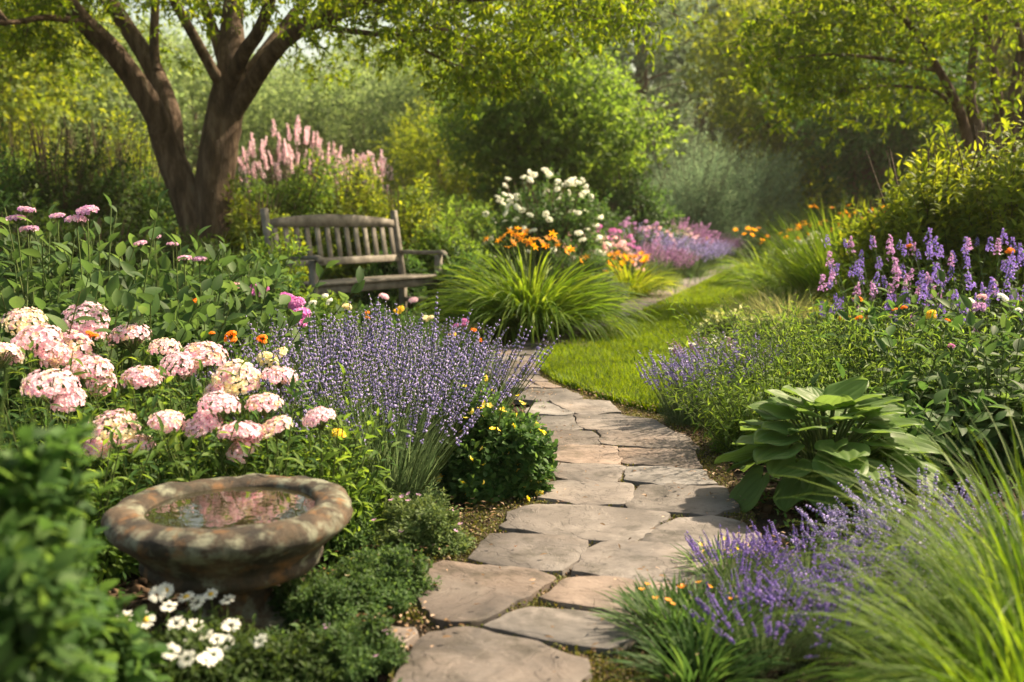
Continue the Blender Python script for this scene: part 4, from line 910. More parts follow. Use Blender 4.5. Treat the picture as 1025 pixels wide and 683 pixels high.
# purple drift, mixed flowers
for i, (px, D, h, lb) in enumerate([(893, 5.9, .74, 'violet phlox drift, left end'), (905, 5.7, .80, 'violet phlox left of the middle'), (940, 5.8, .82, 'violet phlox in the middle of the drift'), (975, 5.6, .84, 'tallest violet phlox of the drift'), (1010, 5.8, .84, 'violet phlox near the right edge'), (925, 5.3, .70, 'violet phlox in front of the drift\'s middle'), (990, 5.2, .68, 'violet phlox in front, right part'), (1035, 5.4, .8, 'violet phlox cut by the right edge')]):
    pr, tips, dd = perennial('violet_phlox', lb, 'phlox', at(px, D), 20, h * .95, .30, L_['mid'], .05, .014, k=12, lean=.6, group='violet phlox drift on the right', extra=120, hj=.3)
    vs = []
    for j, tp in enumerate(tips):
        s = rnd(.45, .9)
        if len(vs) < 3:
            mb = MB(); n = 34; zz = rnd(-.09, .03, n); a = rnd(0, 6.28, n); rr = .024 * (1 - (zz + .08) / .14); Pn = np.stack([rr * np.cos(a), rr * np.sin(a), zz], 1)
            d0 = np.stack([np.cos(a), np.sin(a), rnd(.2, .8, n)], 1)
            for q in range(4):
                mb.place(PETAL, Pn, d0 + R.normal(0, .9, (n, 3)), d0, .013, .011)
            o = mb.build('flower_head', F_['purple' if j != 1 else 'mauve'], pr); vs.append(o); o.location = tuple(tp); o.scale = (s, s, s)
        else: inst(vs[R.integers(0, 3)], pr, tuple(tp), (R.normal(0, .15), R.normal(0, .15), 0), s)
for px, py, D, c, r, nh, lb in [(858, 299, 5.2, 'orange', .026, 1, 'coral red flower left of the violet drift'), (866, 316, 5.0, 'orange', .018, 2, 'orange flower below the coral red one'), (897, 310, 4.95, 'orange', .018, 2, 'orange flower under the violet phlox'), (928, 316, 4.9, 'yellow', .022, 2, 'golden flower under the violet drift'), (950, 321, 4.8, 'orange', .016, 1, 'small orange flower at right centre'),
                            (966, 301, 4.9, 'white', .030, 1, 'white round flower head in the right bed'), (983, 308, 4.8, 'mauve', .032, 1, 'pale mauve round head in the right bed'), (998, 297, 4.9, 'white', .030, 1, 'white round flower head nearer the right edge'), (984, 297, 5.1, 'rose', .024, 1, 'salmon flower between the round heads'), (1022, 299, 4.9, 'orange', .024, 1, 'orange flower cut by the right edge'), (1016, 310, 4.7, 'white', .024, 1, 'small white head by the right edge'),
                            (953, 346, 4.3, 'magenta', .014, 1, 'single dark magenta bud above the broad leaves'), (844, 318, 5.3, 'yellow', .016, 3, 'yellow flowers by the variegated plant'), (905, 246, 6.2, 'orange', .02, 2, 'orange flower within the violet drift'), (1008, 252, 6.0, 'orange', .022, 2, 'orange flower before the yellow-green shrub'), (800, 372, 4.7, 'yellow', .012, 2, 'tiny yellow flowers in the feathery plants')]:
    blob_flower('bed_flower', lb, 'flower', px, py, D, c, r, nh, 'fresh')

# yellow-green shrub at right
for px, D, h, r, n, lb in [(930, 7.6, 1.85, .85, 1700, 'yellow-green upright shrub behind the violet phlox'), (1005, 7.2, 2.05, .85, 1700, 'taller yellow-green shrub at the right edge'), (1080, 7.8, 2.1, .8, 1200, 'yellow-green shrub cut by the right edge')]:
    shrub('upright_shrub', lb, 'shrub', at(px, D), r, r, h, n, L_['yellow'], k=11, sl=.42, ll=.115, lw=.04, tpl=LANCE, group='yellow-green shrubs at right', up=1.0, lump=.4, nl=18, stem=.009, shape=.6)

# pale grass, variegated plant, tall grass, daylilies beyond
grass_clump('ornamental_grass', 'pale feathery grass tuft at the lawn edge', at(772, 9.2), .2, .50, .006, 1100, L_['pale'], th=(.1, 1.0), droop=(.5, 1.5), group='pale grasses by the lawn')
grass_clump('ornamental_grass', 'pale feathery grass mound right of the first pale tuft', at(792, 8.6), .2, .52, .006, 900, L_['pale'], th=(.1, 1.0), droop=(.5, 1.5), group='pale grasses by the lawn')
for px, D, lb in [(728, 8.3, 'variegated yellow-white leafy plant at the lawn edge'), (768, 8.0, 'variegated leafy plant beside the one at the lawn edge'), (805, 7.8, 'variegated leafy plant in front of the tall grass'), (838, 7.4, 'cream-leaved plant by the coral flower')]:
    shrub('variegated_plant', lb, 'perennial', at(px, D), .28, .26, .30, 420, leafmat('variegated_leaf', (.06, .12, .03), (.25, .30, .08), (.6, .62, .36), .35), k=6, sl=.1, ll=.07, lw=.03, group='variegated plants', stem=.004)
for px, D, L, n, lb in [(842, 9.6, 1.22, 1500, 'tall fountain-like green grass behind the variegated plants'), (885, 10.2, 1.3, 1100, 'second fountain grass behind and to the right'), (838, 11.0, .82, 800, 'fountain grass behind the pale tufts')]:
    grass_clump('ornamental_grass', lb, at(px, D), .25, L, .009, n, L_['grass'], th=(0, .42), droop=(.4, 1.7), segs=7, group='tall fountain grasses')
def daylily(label, loc, r, L, W, n, mat, spots, fr=.05, group='daylilies', segs=7, name='daylily', col='orange', droop=(1.2, 2.3)):
    g = grass_clump(name, label, loc, r, L, W, n, L_[mat], th=(.05, .8), droop=droop, segs=segs, group=group, cat='daylily'); g.rotation_euler = (0, 0, 0)
    add_flowers(g, lambda p: m_lily('flower', F_[col], p, fr), spots, stalk=.35, stalk_r=.005, tilt=.6); return g
for px, D, ys_, lb in [(795, 12.5, (222, 236), 'orange daylilies beyond the fountain grass, left clump'), (835, 12.0, (206, 232), 'orange daylilies beyond the fountain grass, middle clump'), (872, 12.5, (208, 226), 'orange daylilies under the dark tree'), (765, 15.0, (226, 246), 'small daylily clump near the far end of the lawn')]:
    loc = at(px, D); daylily(lb, loc, .3, .85, .02, 420, 'grass', [(R.normal(0, .3), R.normal(0, .2), zat(rnd(*ys_), D)) for _ in range(15)], .034, 'orange daylilies on the right')
for px, D, c, lb in [(900, 11.0, 'mauve', 'mauve flowering drift right of the daylilies'), (870, 11.2, 'rose', 'rosy flowering drift behind the fountain grass'), (812, 14.0, 'white', 'white flowers among the far daylilies')]:
    s = shrub('flowering_perennial', lb, 'flower', at(px, D), .45, .4, 1.0 if c != 'white' else .8, 420, L_['mid'], k=7, sl=.2, ll=.06, lw=.02, rz=0, tpl=LANCE)
    P, _ = dome(.46, .42, 1.08 if c != 'white' else .88, 60, .25, 12, .97, zlo=.4); add_flowers(s, lambda p: m_dome_head('flower_head', [F_[c]], .035, 18, .02, .7, 5, p), P)

# ------------------------------------------------------------ border left of the lawn
cl = at(531, 8.55)
sp = []
for px, py in [(505, 237), (510, 233), (517, 236), (521, 240), (526, 232), (529, 242), (535, 240), (541, 243), (548, 240), (552, 235), (545, 247), (512, 243), (508, 248), (533, 247), (555, 241), (565, 252), (570, 250), (580, 261), (586, 258), (500, 241), (523, 236), (518, 230), (515, 245), (487, 240), (558, 246)]:
    D = 8.55 + rnd(-.3, .3); x, y = at(px, D); sp.append((x - cl[0], y - cl[1], zat(py, D)))
daylily('big arching lime green daylily clump with orange flowers right of the bench', cl, .26, .95, .020, 1500, 'grass', sp, .033, None, segs=9)
c2 = at(628, 13.0); daylily('small daylily clump with orange flowers beside the edging stones', c2, .2, .72, .018, 500, 'lime', [(R.normal(0, .22), R.normal(0, .2), zat(rnd(254, 272), 13)) for _ in range(20)], .045, None)
shrub('silvery_bush', 'low silvery green bush between the two daylily clumps', 'bush', at(602, 12.2), .38, .36, .42, 800, L_['silver'], k=6, sl=.1, ll=.04, lw=.015, group=None)
shrub('green_bush', 'green bush behind the big daylily clump', 'bush', at(575, 12.0), .5, .5, .85, 600, L_['mid'], k=7, sl=.15, ll=.07, lw=.03)
for px, D, h, r, ns, c, lb in [(657, 15.2, .62, .5, 160, 'mauve', 'lavender mound beside the edging stones, nearest of the border'), (683, 17.5, .68, .6, 160, 'lav', 'lavender mound in the middle of the border'), (700, 20.5, .65, .6, 150, 'lav', 'lavender mound near the far end of the border'), (640, 17.0, .85, .6, 160, 'lav', 'lavender mound behind the nearest one'), (712, 23.5, .7, .7, 150, 'mauve', 'farthest lavender mound at the tip of the border'), (668, 20.0, 1.0, .7, 150, 'mauve', 'rear lavender mound before the green shrub')]:
    lavender(lb, at(px, D), h, r, 260, 700, c, 'lavleaf', 'lavender mounds in the far border', tilt=.75, base_h=.8, parts=False)
for px, D, h, r, c, nf, lb in [(585, 14.0, 1.0, .5, 'rose', 80, 'coral pink flowering plant behind the big daylily'), (605, 15.5, 1.12, .6, 'magenta', 95, 'purple flowering plant beside the white viburnum'), (635, 16.5, 1.15, .6, 'mauve', 95, 'mauve flowering plant in the border'), (655, 17.5, 1.12, .6, 'rose', 90, 'rose flowering plant in the middle of the border'), (615, 13.8, .85, .4, 'rose', 60, 'salmon flowering plant above the small daylily'), (675, 19.0, 1.0, .6, 'pink', 80, 'blush flowering plant at the far border'), (695, 21.5, .95, .6, 'yellow', 50, 'yellow-dotted plant at the far border')]:
    s = shrub('flowering_perennial', lb, 'flower', at(px, D), r, r * .9, h, 380, L_['mid'], k=7, sl=.2, ll=.07, lw=.022, rz=0, tpl=LANCE, group='flowering perennials of the far border')
    P, _ = dome(r * 1.02, r * .95, h * 1.05, int(nf * .7), .25, 12, .97, zlo=.35); add_flowers(s, lambda p: m_dome_head('flower_head', [F_[c]], .030, 12, .020, .8, 5, p), P)
wv = shrub('white_viburnum', 'dark green bush covered in white flower clusters behind the daylily clump', 'shrub', at(545, 13.2), .98, .85, 1.85, 1300, L_['mid'], k=7, sl=.2, ll=.08, lw=.045, rz=0)
P, _ = dome(1.0, .88, 1.85, 100, .12, 16, .93, zlo=.3); add_flowers(wv, lambda p: m_dome_head('flower_head', [F_['white']], .033, 20, .021, .3, 5, p), P, tilt=.5)
grass_clump('ornamental_grass', 'dark green grass tuft at the far end of the lawn', at(722, 27.0), .5, 1.35, .02, 700, L_['mid'], th=(0, .8), droop=(.4, 1.4), group=None)
shrub('rounded_bush', 'low light green rounded bush at the far end of the lawn', 'bush', at(762, 25.0), .75, .7, .85, 600, L_['grass'], k=6, sl=.2, ll=.09, lw=.03, tpl=LANCE)
shrub('rounded_bush', 'round light green bush between lawn end and far daylilies', 'bush', at(800, 22.0), .8, .7, 1.0, 600, L_['fresh'], k=6, sl=.2, ll=.09, lw=.03, tpl=LANCE)

# shrubs behind the bench and the hedge at left
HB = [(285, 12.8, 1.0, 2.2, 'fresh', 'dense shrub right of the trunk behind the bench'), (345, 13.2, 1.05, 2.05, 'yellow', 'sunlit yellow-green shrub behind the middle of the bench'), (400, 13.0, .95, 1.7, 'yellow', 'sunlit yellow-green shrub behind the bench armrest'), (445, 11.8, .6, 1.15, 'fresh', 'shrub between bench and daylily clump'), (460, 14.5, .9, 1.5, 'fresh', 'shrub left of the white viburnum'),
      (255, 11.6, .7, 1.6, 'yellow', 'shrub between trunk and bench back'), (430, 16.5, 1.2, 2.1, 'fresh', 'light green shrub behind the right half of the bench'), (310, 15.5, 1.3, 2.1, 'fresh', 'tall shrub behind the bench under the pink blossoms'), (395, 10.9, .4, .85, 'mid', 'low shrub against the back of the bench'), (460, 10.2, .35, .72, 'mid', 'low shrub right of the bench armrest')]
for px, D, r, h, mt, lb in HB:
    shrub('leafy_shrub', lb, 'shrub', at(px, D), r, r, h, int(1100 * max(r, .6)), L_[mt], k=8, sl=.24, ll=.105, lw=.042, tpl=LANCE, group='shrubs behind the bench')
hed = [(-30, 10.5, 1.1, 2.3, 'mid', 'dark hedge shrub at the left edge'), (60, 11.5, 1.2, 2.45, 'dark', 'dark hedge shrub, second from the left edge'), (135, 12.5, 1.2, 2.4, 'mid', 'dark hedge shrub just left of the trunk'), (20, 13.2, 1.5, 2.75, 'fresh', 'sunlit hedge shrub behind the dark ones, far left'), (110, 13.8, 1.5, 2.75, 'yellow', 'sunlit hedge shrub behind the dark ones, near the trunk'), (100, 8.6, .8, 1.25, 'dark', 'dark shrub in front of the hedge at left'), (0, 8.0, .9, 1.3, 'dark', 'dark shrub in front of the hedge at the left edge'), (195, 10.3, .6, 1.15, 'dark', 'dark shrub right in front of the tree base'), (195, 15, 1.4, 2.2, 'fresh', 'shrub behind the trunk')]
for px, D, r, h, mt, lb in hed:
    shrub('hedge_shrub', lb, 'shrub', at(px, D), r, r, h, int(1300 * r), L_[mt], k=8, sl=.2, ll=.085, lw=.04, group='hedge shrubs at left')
for px, D, h, lb in [(275, 16.8, 2.95, 'shrub with upright pink blossom plumes, left one'), (320, 17.2, 3.1, 'shrub with upright pink blossom plumes, middle one'), (365, 17.6, 2.85, 'shrub with upright pink blossom plumes, right one')]:
    s = shrub('pink_plume_shrub', lb, 'shrub', at(px, D), .85, .7, h - .25, 500, L_['mid'], k=7, sl=.25, ll=.10, lw=.04, rz=0, group='pink-plumed shrubs')
    P, _ = dome(.85, .7, h, 46, .2, 12, .97, zlo=.72); vs = []
    def plume(p):
        mb = MB(); n = 80; z = rnd(0, .25, n); a = rnd(0, 6.28, n); rr = .04 * (1 - z / .32) * rnd(.3, 1, n); mb.place(OCT, np.stack([rr * np.cos(a), rr * np.sin(a), z], 1), R.normal(0, 1, (n, 3)), R.normal(0, 1, (n, 3)), .024, .02)
        return mb.build('blossom_plume', F_['plume'], p)
    add_flowers(s, plume, P - [0, 0, .25], tilt=.15)

# ------------------------------------------------------------ trees
def limb_tube(mb, pts, radii, k=10, rough=.06, sub=5, mi=0):
    pts = np.array(pts, float); radii = np.array(radii, float); n = len(pts)
    # Catmull-Rom
    P = [pts[0] * 2 - pts[1]] + list(pts) + [pts[-1] * 2 - pts[-2]]; out = []; rr = []
    for i in range(1, n):
        for j in range(sub):
            t = j / sub; a, b, c, d = P[i - 1], P[i], P[i + 1], P[i + 2]
            out.append(.5 * ((2 * b) + (-a + c) * t + (2 * a - 5 * b + 4 * c - d) * t * t + (-a + 3 * b - 3 * c + d) * t ** 3)); rr.append(radii[i - 1] * (1 - t) + radii[i] * t)
    out.append(pts[-1]); rr.append(radii[-1]); out = np.array(out); rr = np.array(rr)
    T = np.gradient(out, axis=0); T = norm(T); ref = np.array([0.2, 1, 0.1]); A = norm(np.cross(T, ref)); B = np.cross(T, A)
    a = np.arange(k) / k * 2 * PI; ph = rnd(0, 6)
    f = 1 + rough * (np.sin(3 * a[None] + ph + out[:, 2:3] * 1.1) + .6 * np.sin(5 * a[None] + out[:, 2:3] * 2.3 + ph)) + R.normal(0, rough * .25, (len(out), k))
    V = out[:, None] + (A[:, None] * np.cos(a)[None, :, None] + B[:, None] * np.sin(a)[None, :, None]) * (rr[:, None] * f)[..., None]
    m = len(out); F = [(i * k + j, i * k + (j + 1) % k, (i + 1) * k + (j + 1) % k, (i + 1) * k + j) for i in range(m - 1) for j in range(k)]
    F.append(tuple((m - 1) * k + j for j in range(k)))
    mb.faces(V.reshape(-1, 3), F, mi)
    return out

TD = 11.5; TX, TY = at(205, TD)
tree = thing('shade_tree', 'large multi-stemmed shade tree with dark bark left of the bench', 'tree', (TX, TY, 0))
def w2(px, py, dy=0):
    x, y = at(px, TD + dy); return (x - TX, y - TY, zat(py, TD + dy))
S2 = lambda X, Y, dy=0: w2(X / 2, Y / 2, dy)
mb = MB()
limb_tube(mb, [w2(206, 325), w2(205, 270), S2(405, 450), S2(402, 425)], [.34, .25, .22, .12], 20, .09)
limb_tube(mb, [w2(203, 320), w2(199, 240), S2(378, 400), S2(342, 300), S2(318, 225, -.2), S2(250, 120, -.4), S2(180, 45, -.6), S2(110, -60, -.8), S2(40, -200, -1)], [.2, .2, .18, .155, .13, .115, .10, .085, .06], 16, .08)
limb_tube(mb, [w2(208, 320), w2(212, 240), S2(430, 390), S2(444, 300), S2(462, 210, .1), S2(475, 150, .1), S2(480, 60, .3), S2(492, -30, .5), S2(500, -200, .6)], [.2, .21, .215, .215, .20, .165, .12, .10, .07], 16, .08)
mb.build('trunk', M_bark, tree, smooth=True)
LB = [([(S2(362, 310)), S2(352, 230, .2), S2(318, 140, .4), S2(262, 50, .5), S2(215, -30, .6), S2(150, -180, .8)], [.11, .145, .135, .115, .10, .06]),
      ([S2(328, 150, .3), S2(326, 100, .4), S2(330, 30, .5), S2(336, -80, .6)], [.07, .065, .06, .05]),
      ([S2(452, 175), S2(432, 140, -.2), S2(395, 70, -.5), S2(352, -10, -.8), S2(300, -110, -1)], [.085, .075, .065, .055, .04]),
      ([S2(462, 140, .1), S2(447, 85, .2), S2(424, 20, .3), S2(405, -60, .4)], [.09, .08, .07, .06]),
      ([S2(470, 180), S2(500, 120, -.3), S2(535, 70, -.6), S2(560, 0, -.9), S2(590, -100, -1.4)], [.11, .10, .085, .07, .05]),
      ([S2(465, 260, .05), S2(505, 190, -.1), S2(570, 105, -.6), S2(635, 62, -1.0), S2(700, 38, -1.4), S2(770, 10, -1.9), S2(880, -25, -2.5)], [.09, .125, .1, .085, .075, .06, .04]),
      ([S2(500, 165, .2), S2(560, 90, .6), S2(620, 20, 1), S2(700, -60, 1.5)], [.09, .08, .065, .05]),
      ([S2(505, 150, .1), S2(600, 70, .3), S2(700, 10, .5), S2(800, -40, .8)], [.07, .06, .045, .03]),
      ([S2(665, 70, -1.1), S2(730, 78, -1.3), S2(800, 84, -1.6), S2(870, 70, -1.9), S2(920, 80, -2.2)], [.04, .034, .026, .02, .012]),
      ([S2(780, 85, -1.5), S2(830, 100, -1.7), S2(890, 130, -2.0), S2(930, 145, -2.2)], [.022, .018, .014, .008]),
      ([S2(720, 25, -1.5), S2(830, 8, -2), S2(940, 15, -2.6), S2(1050, 10, -3.1)], [.05, .04, .03, .02]),
      ([S2(190, 60, -.6), S2(120, 50, -1.0), S2(40, 60, -1.5), S2(-40, 40, -2)], [.05, .04, .03, .02])]
for pts, rr in LB:
    mb = MB(); limb_tube(mb, pts, [q * .82 for q in rr], 10, .07, 4); mb.build('limb', M_bark, tree, smooth=True)
def crown_clusters(centres, rad, per, L, k, ll, lw, tpl, mats, mb, dz=-.1, flat=.55, spread=1.0, **kw):
    C = np.asarray(centres); n = len(C) * per; P = np.repeat(C, per, 0); d = norm(R.normal(0, 1, (n, 3))) * np.array([1, 1, flat]); rr = rnd(.15, 1, n) ** .6
    P = P + d * rr[:, None] * np.repeat(np.broadcast_to(rad, (len(C),)), per)[:, None]
    D = norm(d + R.normal(0, .35, (n, 3)) + [0, 0, dz]); sprigs(mb, P, D, L * rnd(.6, 1.3, n), k, ll, lw, tpl, spread=spread, **kw)
    return P, D
# crown: flattened layers, open enough to let dapples through
C = []
while len(C) < 300:
    p = np.array([rnd(-6.2, 5.0), rnd(-4.6, 3.8), rnd(0, 1)]); q = (p[0] / 5.8) ** 2 + (p[1] / 4.6) ** 2
    if q > 1 or p[0] > 2.4: continue
    C.append((p[0] * 1.0 + .3, p[1], max(3.15, 1.45 + .215 * (TY + p[1])) + 4.4 * p[2] * math.sqrt(max(0, 1 - q)) + .35 * math.sin(p[0] * 2.1) * math.cos(p[1] * 1.7)))
# lower fringe seen against the garden
FRP = []
for (x0, x1, y0, y1, n, d0, d1) in [(-30, 80, -20, 60, 46, -1, 1.5), (40, 150, -30, 20, 26, -1.5, 1.5), (150, 300, -40, 18, 44, -2, 2), (300, 460, -40, 42, 66, -2.4, 1), (400, 560, -30, 60, 70, -2.6, .5), (540, 650, -30, 40, 40, -3.2, -.5), (455, 540, 40, 100, 26, -2.5, -1), (60, 250, 20, 80, 10, .8, 2.2), (300, 440, 30, 85, 16, .5, 2.5)]:
    for _ in range(n): FRP.append(w2(rnd(x0, x1), rnd(y0, y1), rnd(d0, d1)))
mb = MB()
P1, D1 = crown_clusters(C, .55, 13, .3, 9, .10, .040, LANCE, None, mb, droop=.35)
P2, D2 = crown_clusters(FRP, .26, 9, .26, 9, .095, .036, LANCE, None, mb, droop=.35)
mb.build('crown', L_['canopy'], tree)
mb = MB(); Cc = np.array(C)[::2]; src = np.array([p[-1] for p, _ in LB] + [p[-2] for p, _ in LB])
for c in Cc:
    s = src[np.argmin(((src - c) ** 2).sum(1))]; m = (s + c) / 2 + R.normal(0, .15, 3); mb.tubes(np.array([[s, m, c]]), np.array([[.035, .02, .008]]), 5)
q = P2[::3]; mb.tubes(np.stack([q - D2[::3] * .1, q + D2[::3] * .24], 1), .004, 3)
mb.build('twig', M_bark, tree)

def gen_tree(name, label, loc, h, cr, mat, ll, lw, nsp, lobes=18, z0=.25, tr=.12, bark=M_bark, group=None, flat=.8, forks=5, k=7, sl=.45, trunk_h=.35, stemmy=1, seed_clumps=None):
    root = thing(name, label, 'tree', loc, rnd(0, 6.28), group)
    mb = MB(); C = []
    for i in range(lobes):
        a = i * 2.4 + rnd(-.4, .4); t = (i + .5) / lobes; zz = h * (z0 + (1 - z0) * t); rr = cr * math.sin(PI * min(1, .18 + .82 * (1 - t) ** .8 * .98)) ** .7 * rnd(.45, .85)
        C.append((rr * math.cos(a), rr * math.sin(a), zz - cr * .25 * (t > .8)))
    C = np.array(C)
    for s in range(stemmy):
        a = s / max(stemmy, 1) * 6.28; o = .06 * cr * (stemmy > 1); lean = .35 * cr * (stemmy > 1)
        limb_tube(mb, [(o * math.cos(a), o * math.sin(a), -.05), (o * 2 * math.cos(a) + lean * .2 * math.cos(a), (o * 2 + lean * .2) * math.sin(a), h * trunk_h * .5), (lean * .6 * math.cos(a), lean * .6 * math.sin(a), h * trunk_h), (lean * math.cos(a), lean * math.sin(a), h * .72)], [tr * 1.25, tr, tr * .8, tr * .25], 9, .06, 4)
    mb.build('trunk', bark, root, smooth=True)
    mb = MB()
    for c in C:
        b = np.array([0, 0, h * trunk_h * .7 + (c[2] - h * trunk_h * .7) * .35]); b[2] = min(b[2], h * .7)
        mb.tubes(np.array([[b, (b + c) / 2 + [0, 0, -.03 * h], c]]), np.array([[tr * .4, tr * .25, tr * .07]]), 5)
    mb.build('branch', bark, root)
    mb = MB(); crown_clusters(C, cr * .42 * rnd(.75, 1.2, lobes), nsp // lobes, sl, k, ll, lw, OVAL if ll < .3 else DIA, None, mb, flat=flat, dz=.1)
    mb.build('crown', mat, root); return root
def conifer(name, label, loc, h, cr, mat, n=1500, ll=.2, lw=.035, group=None, z0=.12):
    root = thing(name, label, 'conifer', loc, rnd(0, 6.28), group)
    mb = MB(); limb_tube(mb, [(0, 0, -.1), (.05, 0, h * .5), (0, 0, h)], [h * .018 + .08, h * .012 + .03, .02], 8, .05, 4); mb.build('trunk', M_bark, root, smooth=True)
    nb = 90; t = np.linspace(z0, .98, nb); a = np.arange(nb) * 2.4; L = cr * (1 - t) ** .75 * rnd(.7, 1.15, nb) + .15
    tip = np.stack([L * np.cos(a), L * np.sin(a), t * h + L * rnd(-.15, .25, nb)], 1); b = np.stack([0 * a, 0 * a, t * h], 1)
    mb = MB(); mb.tubes(np.stack([b, (b + tip) / 2 + [0, 0, .1], tip], 1), np.array([[.05, .03, .01]]), 4); mb.build('branch', M_bark, root)
    per = n // nb; f = rnd(.2, 1.02, (nb, per)); P = b[:, None] + (tip - b)[:, None] * f[..., None] + R.normal(0, .13 * cr / 2, (nb, per, 3)) * [1, 1, .5]
    D = norm((tip - b))[:, None] * .6 + R.normal(0, .5, (nb, per, 3)) + [0, 0, -.1]
    mb = MB(); sprigs(mb, P.reshape(-1, 3), D.reshape(-1, 3), .5, 9, ll, lw, DIA, spread=.8, fwd=.8, droop=.1); mb.build('crown', mat, root); return root

# right-hand multi-stem tree with yellow-green layered leaves
RD = 12.0; RX, RY = at(1000, RD)
rt = thing('multi_stem_tree', 'multi-stemmed tree with layered yellow-green leaves in the upper right corner', 'tree', (RX, RY, 0))
def r2(X, Y, dy=0):
    x, y = at(512 + X / 2, RD + dy); return (x - RX, y - RY, zat(Y / 2, RD + dy))
stems = [([r2(985, 520), r2(985, 285), r2(990, 150, .2), r2(1020, 0, .4), r2(1050, -160, .5)], [.12, .10, .08, .06, .04]), ([r2(975, 520), r2(965, 280), r2(950, 190, -.1), r2(925, 80, -.2), r2(895, -20, -.3), r2(860, -120, -.4)], [.11, .085, .07, .06, .045, .03]),
         ([r2(970, 520), r2(925, 290), r2(900, 200, .2), r2(905, 60, .4), r2(910, -60, .4)], [.11, .09, .075, .055, .04]), ([r2(965, 520), r2(895, 270), r2(860, 190, -.2), r2(815, 120, -.4), r2(770, 60, -.6), r2(700, 0, -.8), r2(620, -40, -1)], [.1, .075, .06, .05, .04, .03, .015]),
         ([r2(995, 520), r2(1010, 260), r2(1015, 200, .1), r2(1060, 80, .2), r2(1100, -50, .2)], [.1, .09, .08, .06, .04]), ([r2(880, 235), r2(830, 190, -.1), r2(740, 180, -.3), r2(640, 190, -.5)], [.035, .028, .02, .01]), ([r2(830, 150, -.3), r2(740, 130, -.6), r2(620, 120, -.9), r2(510, 130, -1.1)], [.035, .028, .018, .008]),
         ([r2(940, 120), r2(960, 60, .1), r2(975, -40, .1)], [.035, .03, .02]), ([r2(985, 240), r2(1000, 120, -.3), r2(965, 20, -.5)], [.05, .04, .03])]
for i, (pts, rr) in enumerate(stems):
    mb = MB(); limb_tube(mb, pts, [q * .8 for q in rr], 9, .06, 4); mb.build('trunk' if i in (0, 1, 2, 3, 4) else 'limb', M_bark, rt, smooth=True)
C = []
for (x0, x1, y0, y1, n, d0, d1) in [(470, 640, 40, 190, 34, -1.3, 0), (470, 700, -60, 60, 30, -1.6, .3), (560, 860, 60, 190, 40, -1.2, .6), (640, 1000, -80, 70, 60, -1.5, 1.2), (820, 1100, 40, 220, 8, -1.2, -.2), (900, 1300, -100, 100, 34, -1.5, 1.5), (500, 700, 190, 260, 8, -.8, .4), (700, 900, 200, 250, 10, .3, 1)]:
    for _ in range(n): C.append(r2(rnd(x0, x1), rnd(y0, y1), rnd(d0, d1)))
for _ in range(130): C.append((rnd(-3.2, 4), rnd(-2.5, 3), rnd(4.3, 6.8)))
mb = MB(); P, D = crown_clusters(C, .28, 7, .28, 8, .11, .045, OVAL, None, mb, flat=.45, droop=.2); mb.build('crown', L_['canopy'], rt)
mb = MB(); mb.tubes(np.stack([P[::3] - D[::3] * .1, P[::3] + D[::3] * .25], 1), .004, 3); mb.build('twig', M_bark, rt)

_ = gen_tree('round_tree', 'rounded bright green small tree behind the white viburnum', at(550, 19.5), 4.3, 1.95, L_['fresh'], .16, .075, 5200, lobes=30, z0=.1, tr=.07, trunk_h=.2, k=7, sl=.35, stemmy=3)
shrub('tall_shrub', 'dark green shrub to the right of the rounded small tree', 'shrub', at(632, 18.5), 1.05, .9, 2.35, 1300, L_['mid'], k=8, sl=.3, ll=.12, lw=.05, rz=0)
shrub('tall_shrub', 'dark shrub at the foot of the rounded small tree', 'shrub', at(590, 17.5), .9, .8, 1.6, 900, L_['mid'], k=8, sl=.3, ll=.12, lw=.05, rz=0)
for px, D, r, h, n, lb in [(695, 25.0, 2.2, 3.3, 2200, 'blue-green arching shrub, the broad front one'), (740, 27.0, 2.1, 4.2, 1900, 'blue-green arching shrub behind to the right'), (680, 28.0, 2.1, 4.4, 1700, 'blue-green arching shrub behind to the left')]:
    shrub('arching_shrub', lb, 'shrub', at(px, D), r, r, h, n, L_['blue'], k=13, sl=.9, ll=.13, lw=.03, tpl=LANCE, fwd=.7, up=.8, group='blue-green arching shrubs', lump=.35)
gen_tree('dark_tree', 'dark tree with forked trunk between the arching shrubs and the right-hand tree', at(872, 27), 5.6, 2.5, L_['mid'], .2, .1, 2000, lobes=26, z0=.42, tr=.16, trunk_h=.3, stemmy=4, sl=.6)
shrub('tall_shrub', 'dark undergrowth shrub beneath the dark forked tree, left', 'shrub', at(815, 32), 2.4, 1.5, 2.0, 1200, L_['mid'], k=8, sl=.5, ll=.18, lw=.08, rz=0)
shrub('tall_shrub', 'dark undergrowth shrub beneath the dark forked tree, right', 'shrub', at(905, 30), 2.2, 1.5, 2.0, 1200, L_['dark'], k=8, sl=.5, ll=.18, lw=.08, rz=0)
shrub('tall_shrub', 'yellowing shrub glimpsed below the dark forked tree', 'shrub', at(800, 29), 1.0, .8, 1.4, 600, L_['yellow'], k=8, sl=.4, ll=.14, lw=.06, rz=0)

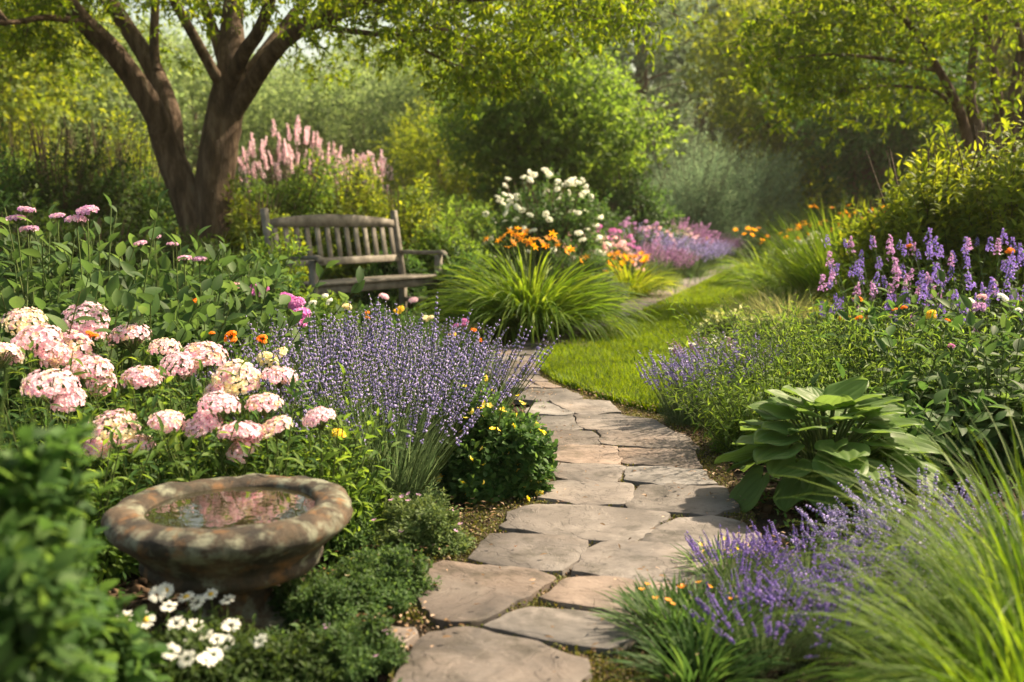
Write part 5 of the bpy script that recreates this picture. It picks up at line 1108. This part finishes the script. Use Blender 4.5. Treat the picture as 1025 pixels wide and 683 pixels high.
# background trees
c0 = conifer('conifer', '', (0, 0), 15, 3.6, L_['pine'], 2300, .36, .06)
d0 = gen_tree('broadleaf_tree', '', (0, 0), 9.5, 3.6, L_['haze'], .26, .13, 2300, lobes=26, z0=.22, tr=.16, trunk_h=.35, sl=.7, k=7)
d1 = gen_tree('broadleaf_tree', '', (0, 0), 8.5, 3.8, L_['yellow'], .26, .13, 2800, lobes=26, z0=.2, tr=.15, trunk_h=.3, sl=.7, k=7, stemmy=3)
BT = [(c0, 640, 38, 1.0, 'tall blue-green pine whose trunk shows above the small rounded tree'), (c0, 700, 42, 1.05, 'tall blue-green pine in the gap above the arching shrubs'), (c0, 745, 46, 1.1, 'tall blue-green pine left of the yellow-green leaves'), (c0, 590, 48, 1.0, 'blue-green pine behind the canopy fringe'),
      (c0, 672, 56, 1.0, 'far pine between the two tall ones'), (c0, 805, 44, 1.0, 'blue-green pine behind the right-hand tree, left'), (c0, 880, 50, 1.1, 'blue-green pine behind the right-hand tree, middle'), (c0, 960, 46, 1.0, 'blue-green pine behind the right-hand stems'), (c0, 530, 58, 1.0, 'far pine above the rounded tree'),
      (d0, 30, 30, .8, 'hazy green tree behind the hedge at far left'), (d0, 110, 34, .85, 'hazy green tree seen left of the trunk'), (d0, 200, 38, .8, 'hazy green tree directly behind the trunk fork'), (d0, 290, 32, .62, 'hazy green tree above the pink plumes, left'), (d0, 365, 36, .72, 'hazy green tree above the pink plumes, right'), (d0, 430, 32, .66, 'hazy green tree left of the small rounded tree'),
      (d0, 480, 42, .95, 'hazy green tree behind the small rounded tree'), (d0, 325, 48, .95, 'farther hazy green tree right of the trunk'), (d0, 150, 50, 1.1, 'farther hazy green tree left of the trunk'), (d0, 60, 48, 1.1, 'farther hazy green tree at far left'), (d0, 250, 52, 1.0, 'farther hazy green tree between trunk and plumes'), (d0, 405, 54, 1.1, 'farther hazy green tree above the light shrubs'),
      (d1, 800, 34, 1.0, 'yellow-green tree behind the dark forked tree, left'), (d1, 930, 33, .95, 'yellow-green tree behind the right-hand stems'), (d1, 1040, 30, 1.0, 'yellow-green tree at the right edge behind'), (d1, 770, 52, 1.1, 'far yellow-green tree beyond the arching shrubs'), (d1, -40, 24, .85, 'yellow-green tree at the left edge above the hedge'), (d1, 610, 60, 1.0, 'far yellow-green tree beyond the pines'),
      (d1, 450, 24, .42, 'small yellow-green tree between canopy and rounded tree'), (d0, 1100, 40, 1.0, 'hazy tree beyond the right edge'), (c0, 1050, 44, 1.0, 'pine at the right edge')]
for pr, px, D, s, lb in BT:
    put(pr, at(px, D), rnd(0, 6.28), lb, 'conifers beyond the garden' if pr is c0 else 'broadleaf trees beyond the garden', (s, s, s * rnd(.92, 1.1)))
# far wood that closes the view
mb = MB(); nC = 300; a = rnd(-.75, .75, nC); d = rnd(62, 85, nC); zz = rnd(0, 1, nC) ** .8 * (6.3 + 2.6 * np.sin(a * 17) * np.cos(a * 7))
C = np.stack([np.sin(a) * d, np.cos(a) * d, zz], 1)
crown_clusters(C, 2.4, 34, 1.6, 5, .7, .4, DIA, None, mb, flat=.8)
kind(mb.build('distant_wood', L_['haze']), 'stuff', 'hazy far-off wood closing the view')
mb = MB(); n = 26000; a = rnd(-.62, .62, n); d = rnd(12.5, 60, n); P = np.stack([np.sin(a) * d, np.cos(a) * d, np.zeros(n)], 1); k = ~inside(P[:, :2], lawn) & ~((P[:, 0] > -2.5) & (P[:, 1] < 12)); P = P[k]; n = len(P)
mb.blades(P, rnd(0, 6.28, n), rnd(0, .5, n), rnd(.6, 1.5, n), rnd(.15, .35, n), .02, segs=2)
kind(mb.build('undergrowth', L_['mid']), 'stuff')

# ------------------------------------------------------------ hazy summer air
mb = MB(); x0, x1, y0, y1, z0_, z1_ = -310, 310, -31, 510, -2, 17.5
mb.faces([(x0, y0, z0_), (x1, y0, z0_), (x1, y1, z0_), (x0, y1, z0_), (x0, y0, z1_), (x1, y0, z1_), (x1, y1, z1_), (x0, y1, z1_)], [(3, 2, 1, 0), (4, 5, 6, 7), (0, 1, 5, 4), (1, 2, 6, 5), (2, 3, 7, 6), (3, 0, 4, 7)])
m, t, o = nodes('warm_haze'); pv = t.nodes.new('ShaderNodeVolumePrincipled'); pv.inputs['Color'].default_value = (1, .93, .78, 1); pv.inputs['Density'].default_value = .0006; pv.inputs['Anisotropy'].default_value = .3
t.links.new(pv.outputs[0], o.inputs['Volume']); kind(mb.build('haze', m), 'stuff')
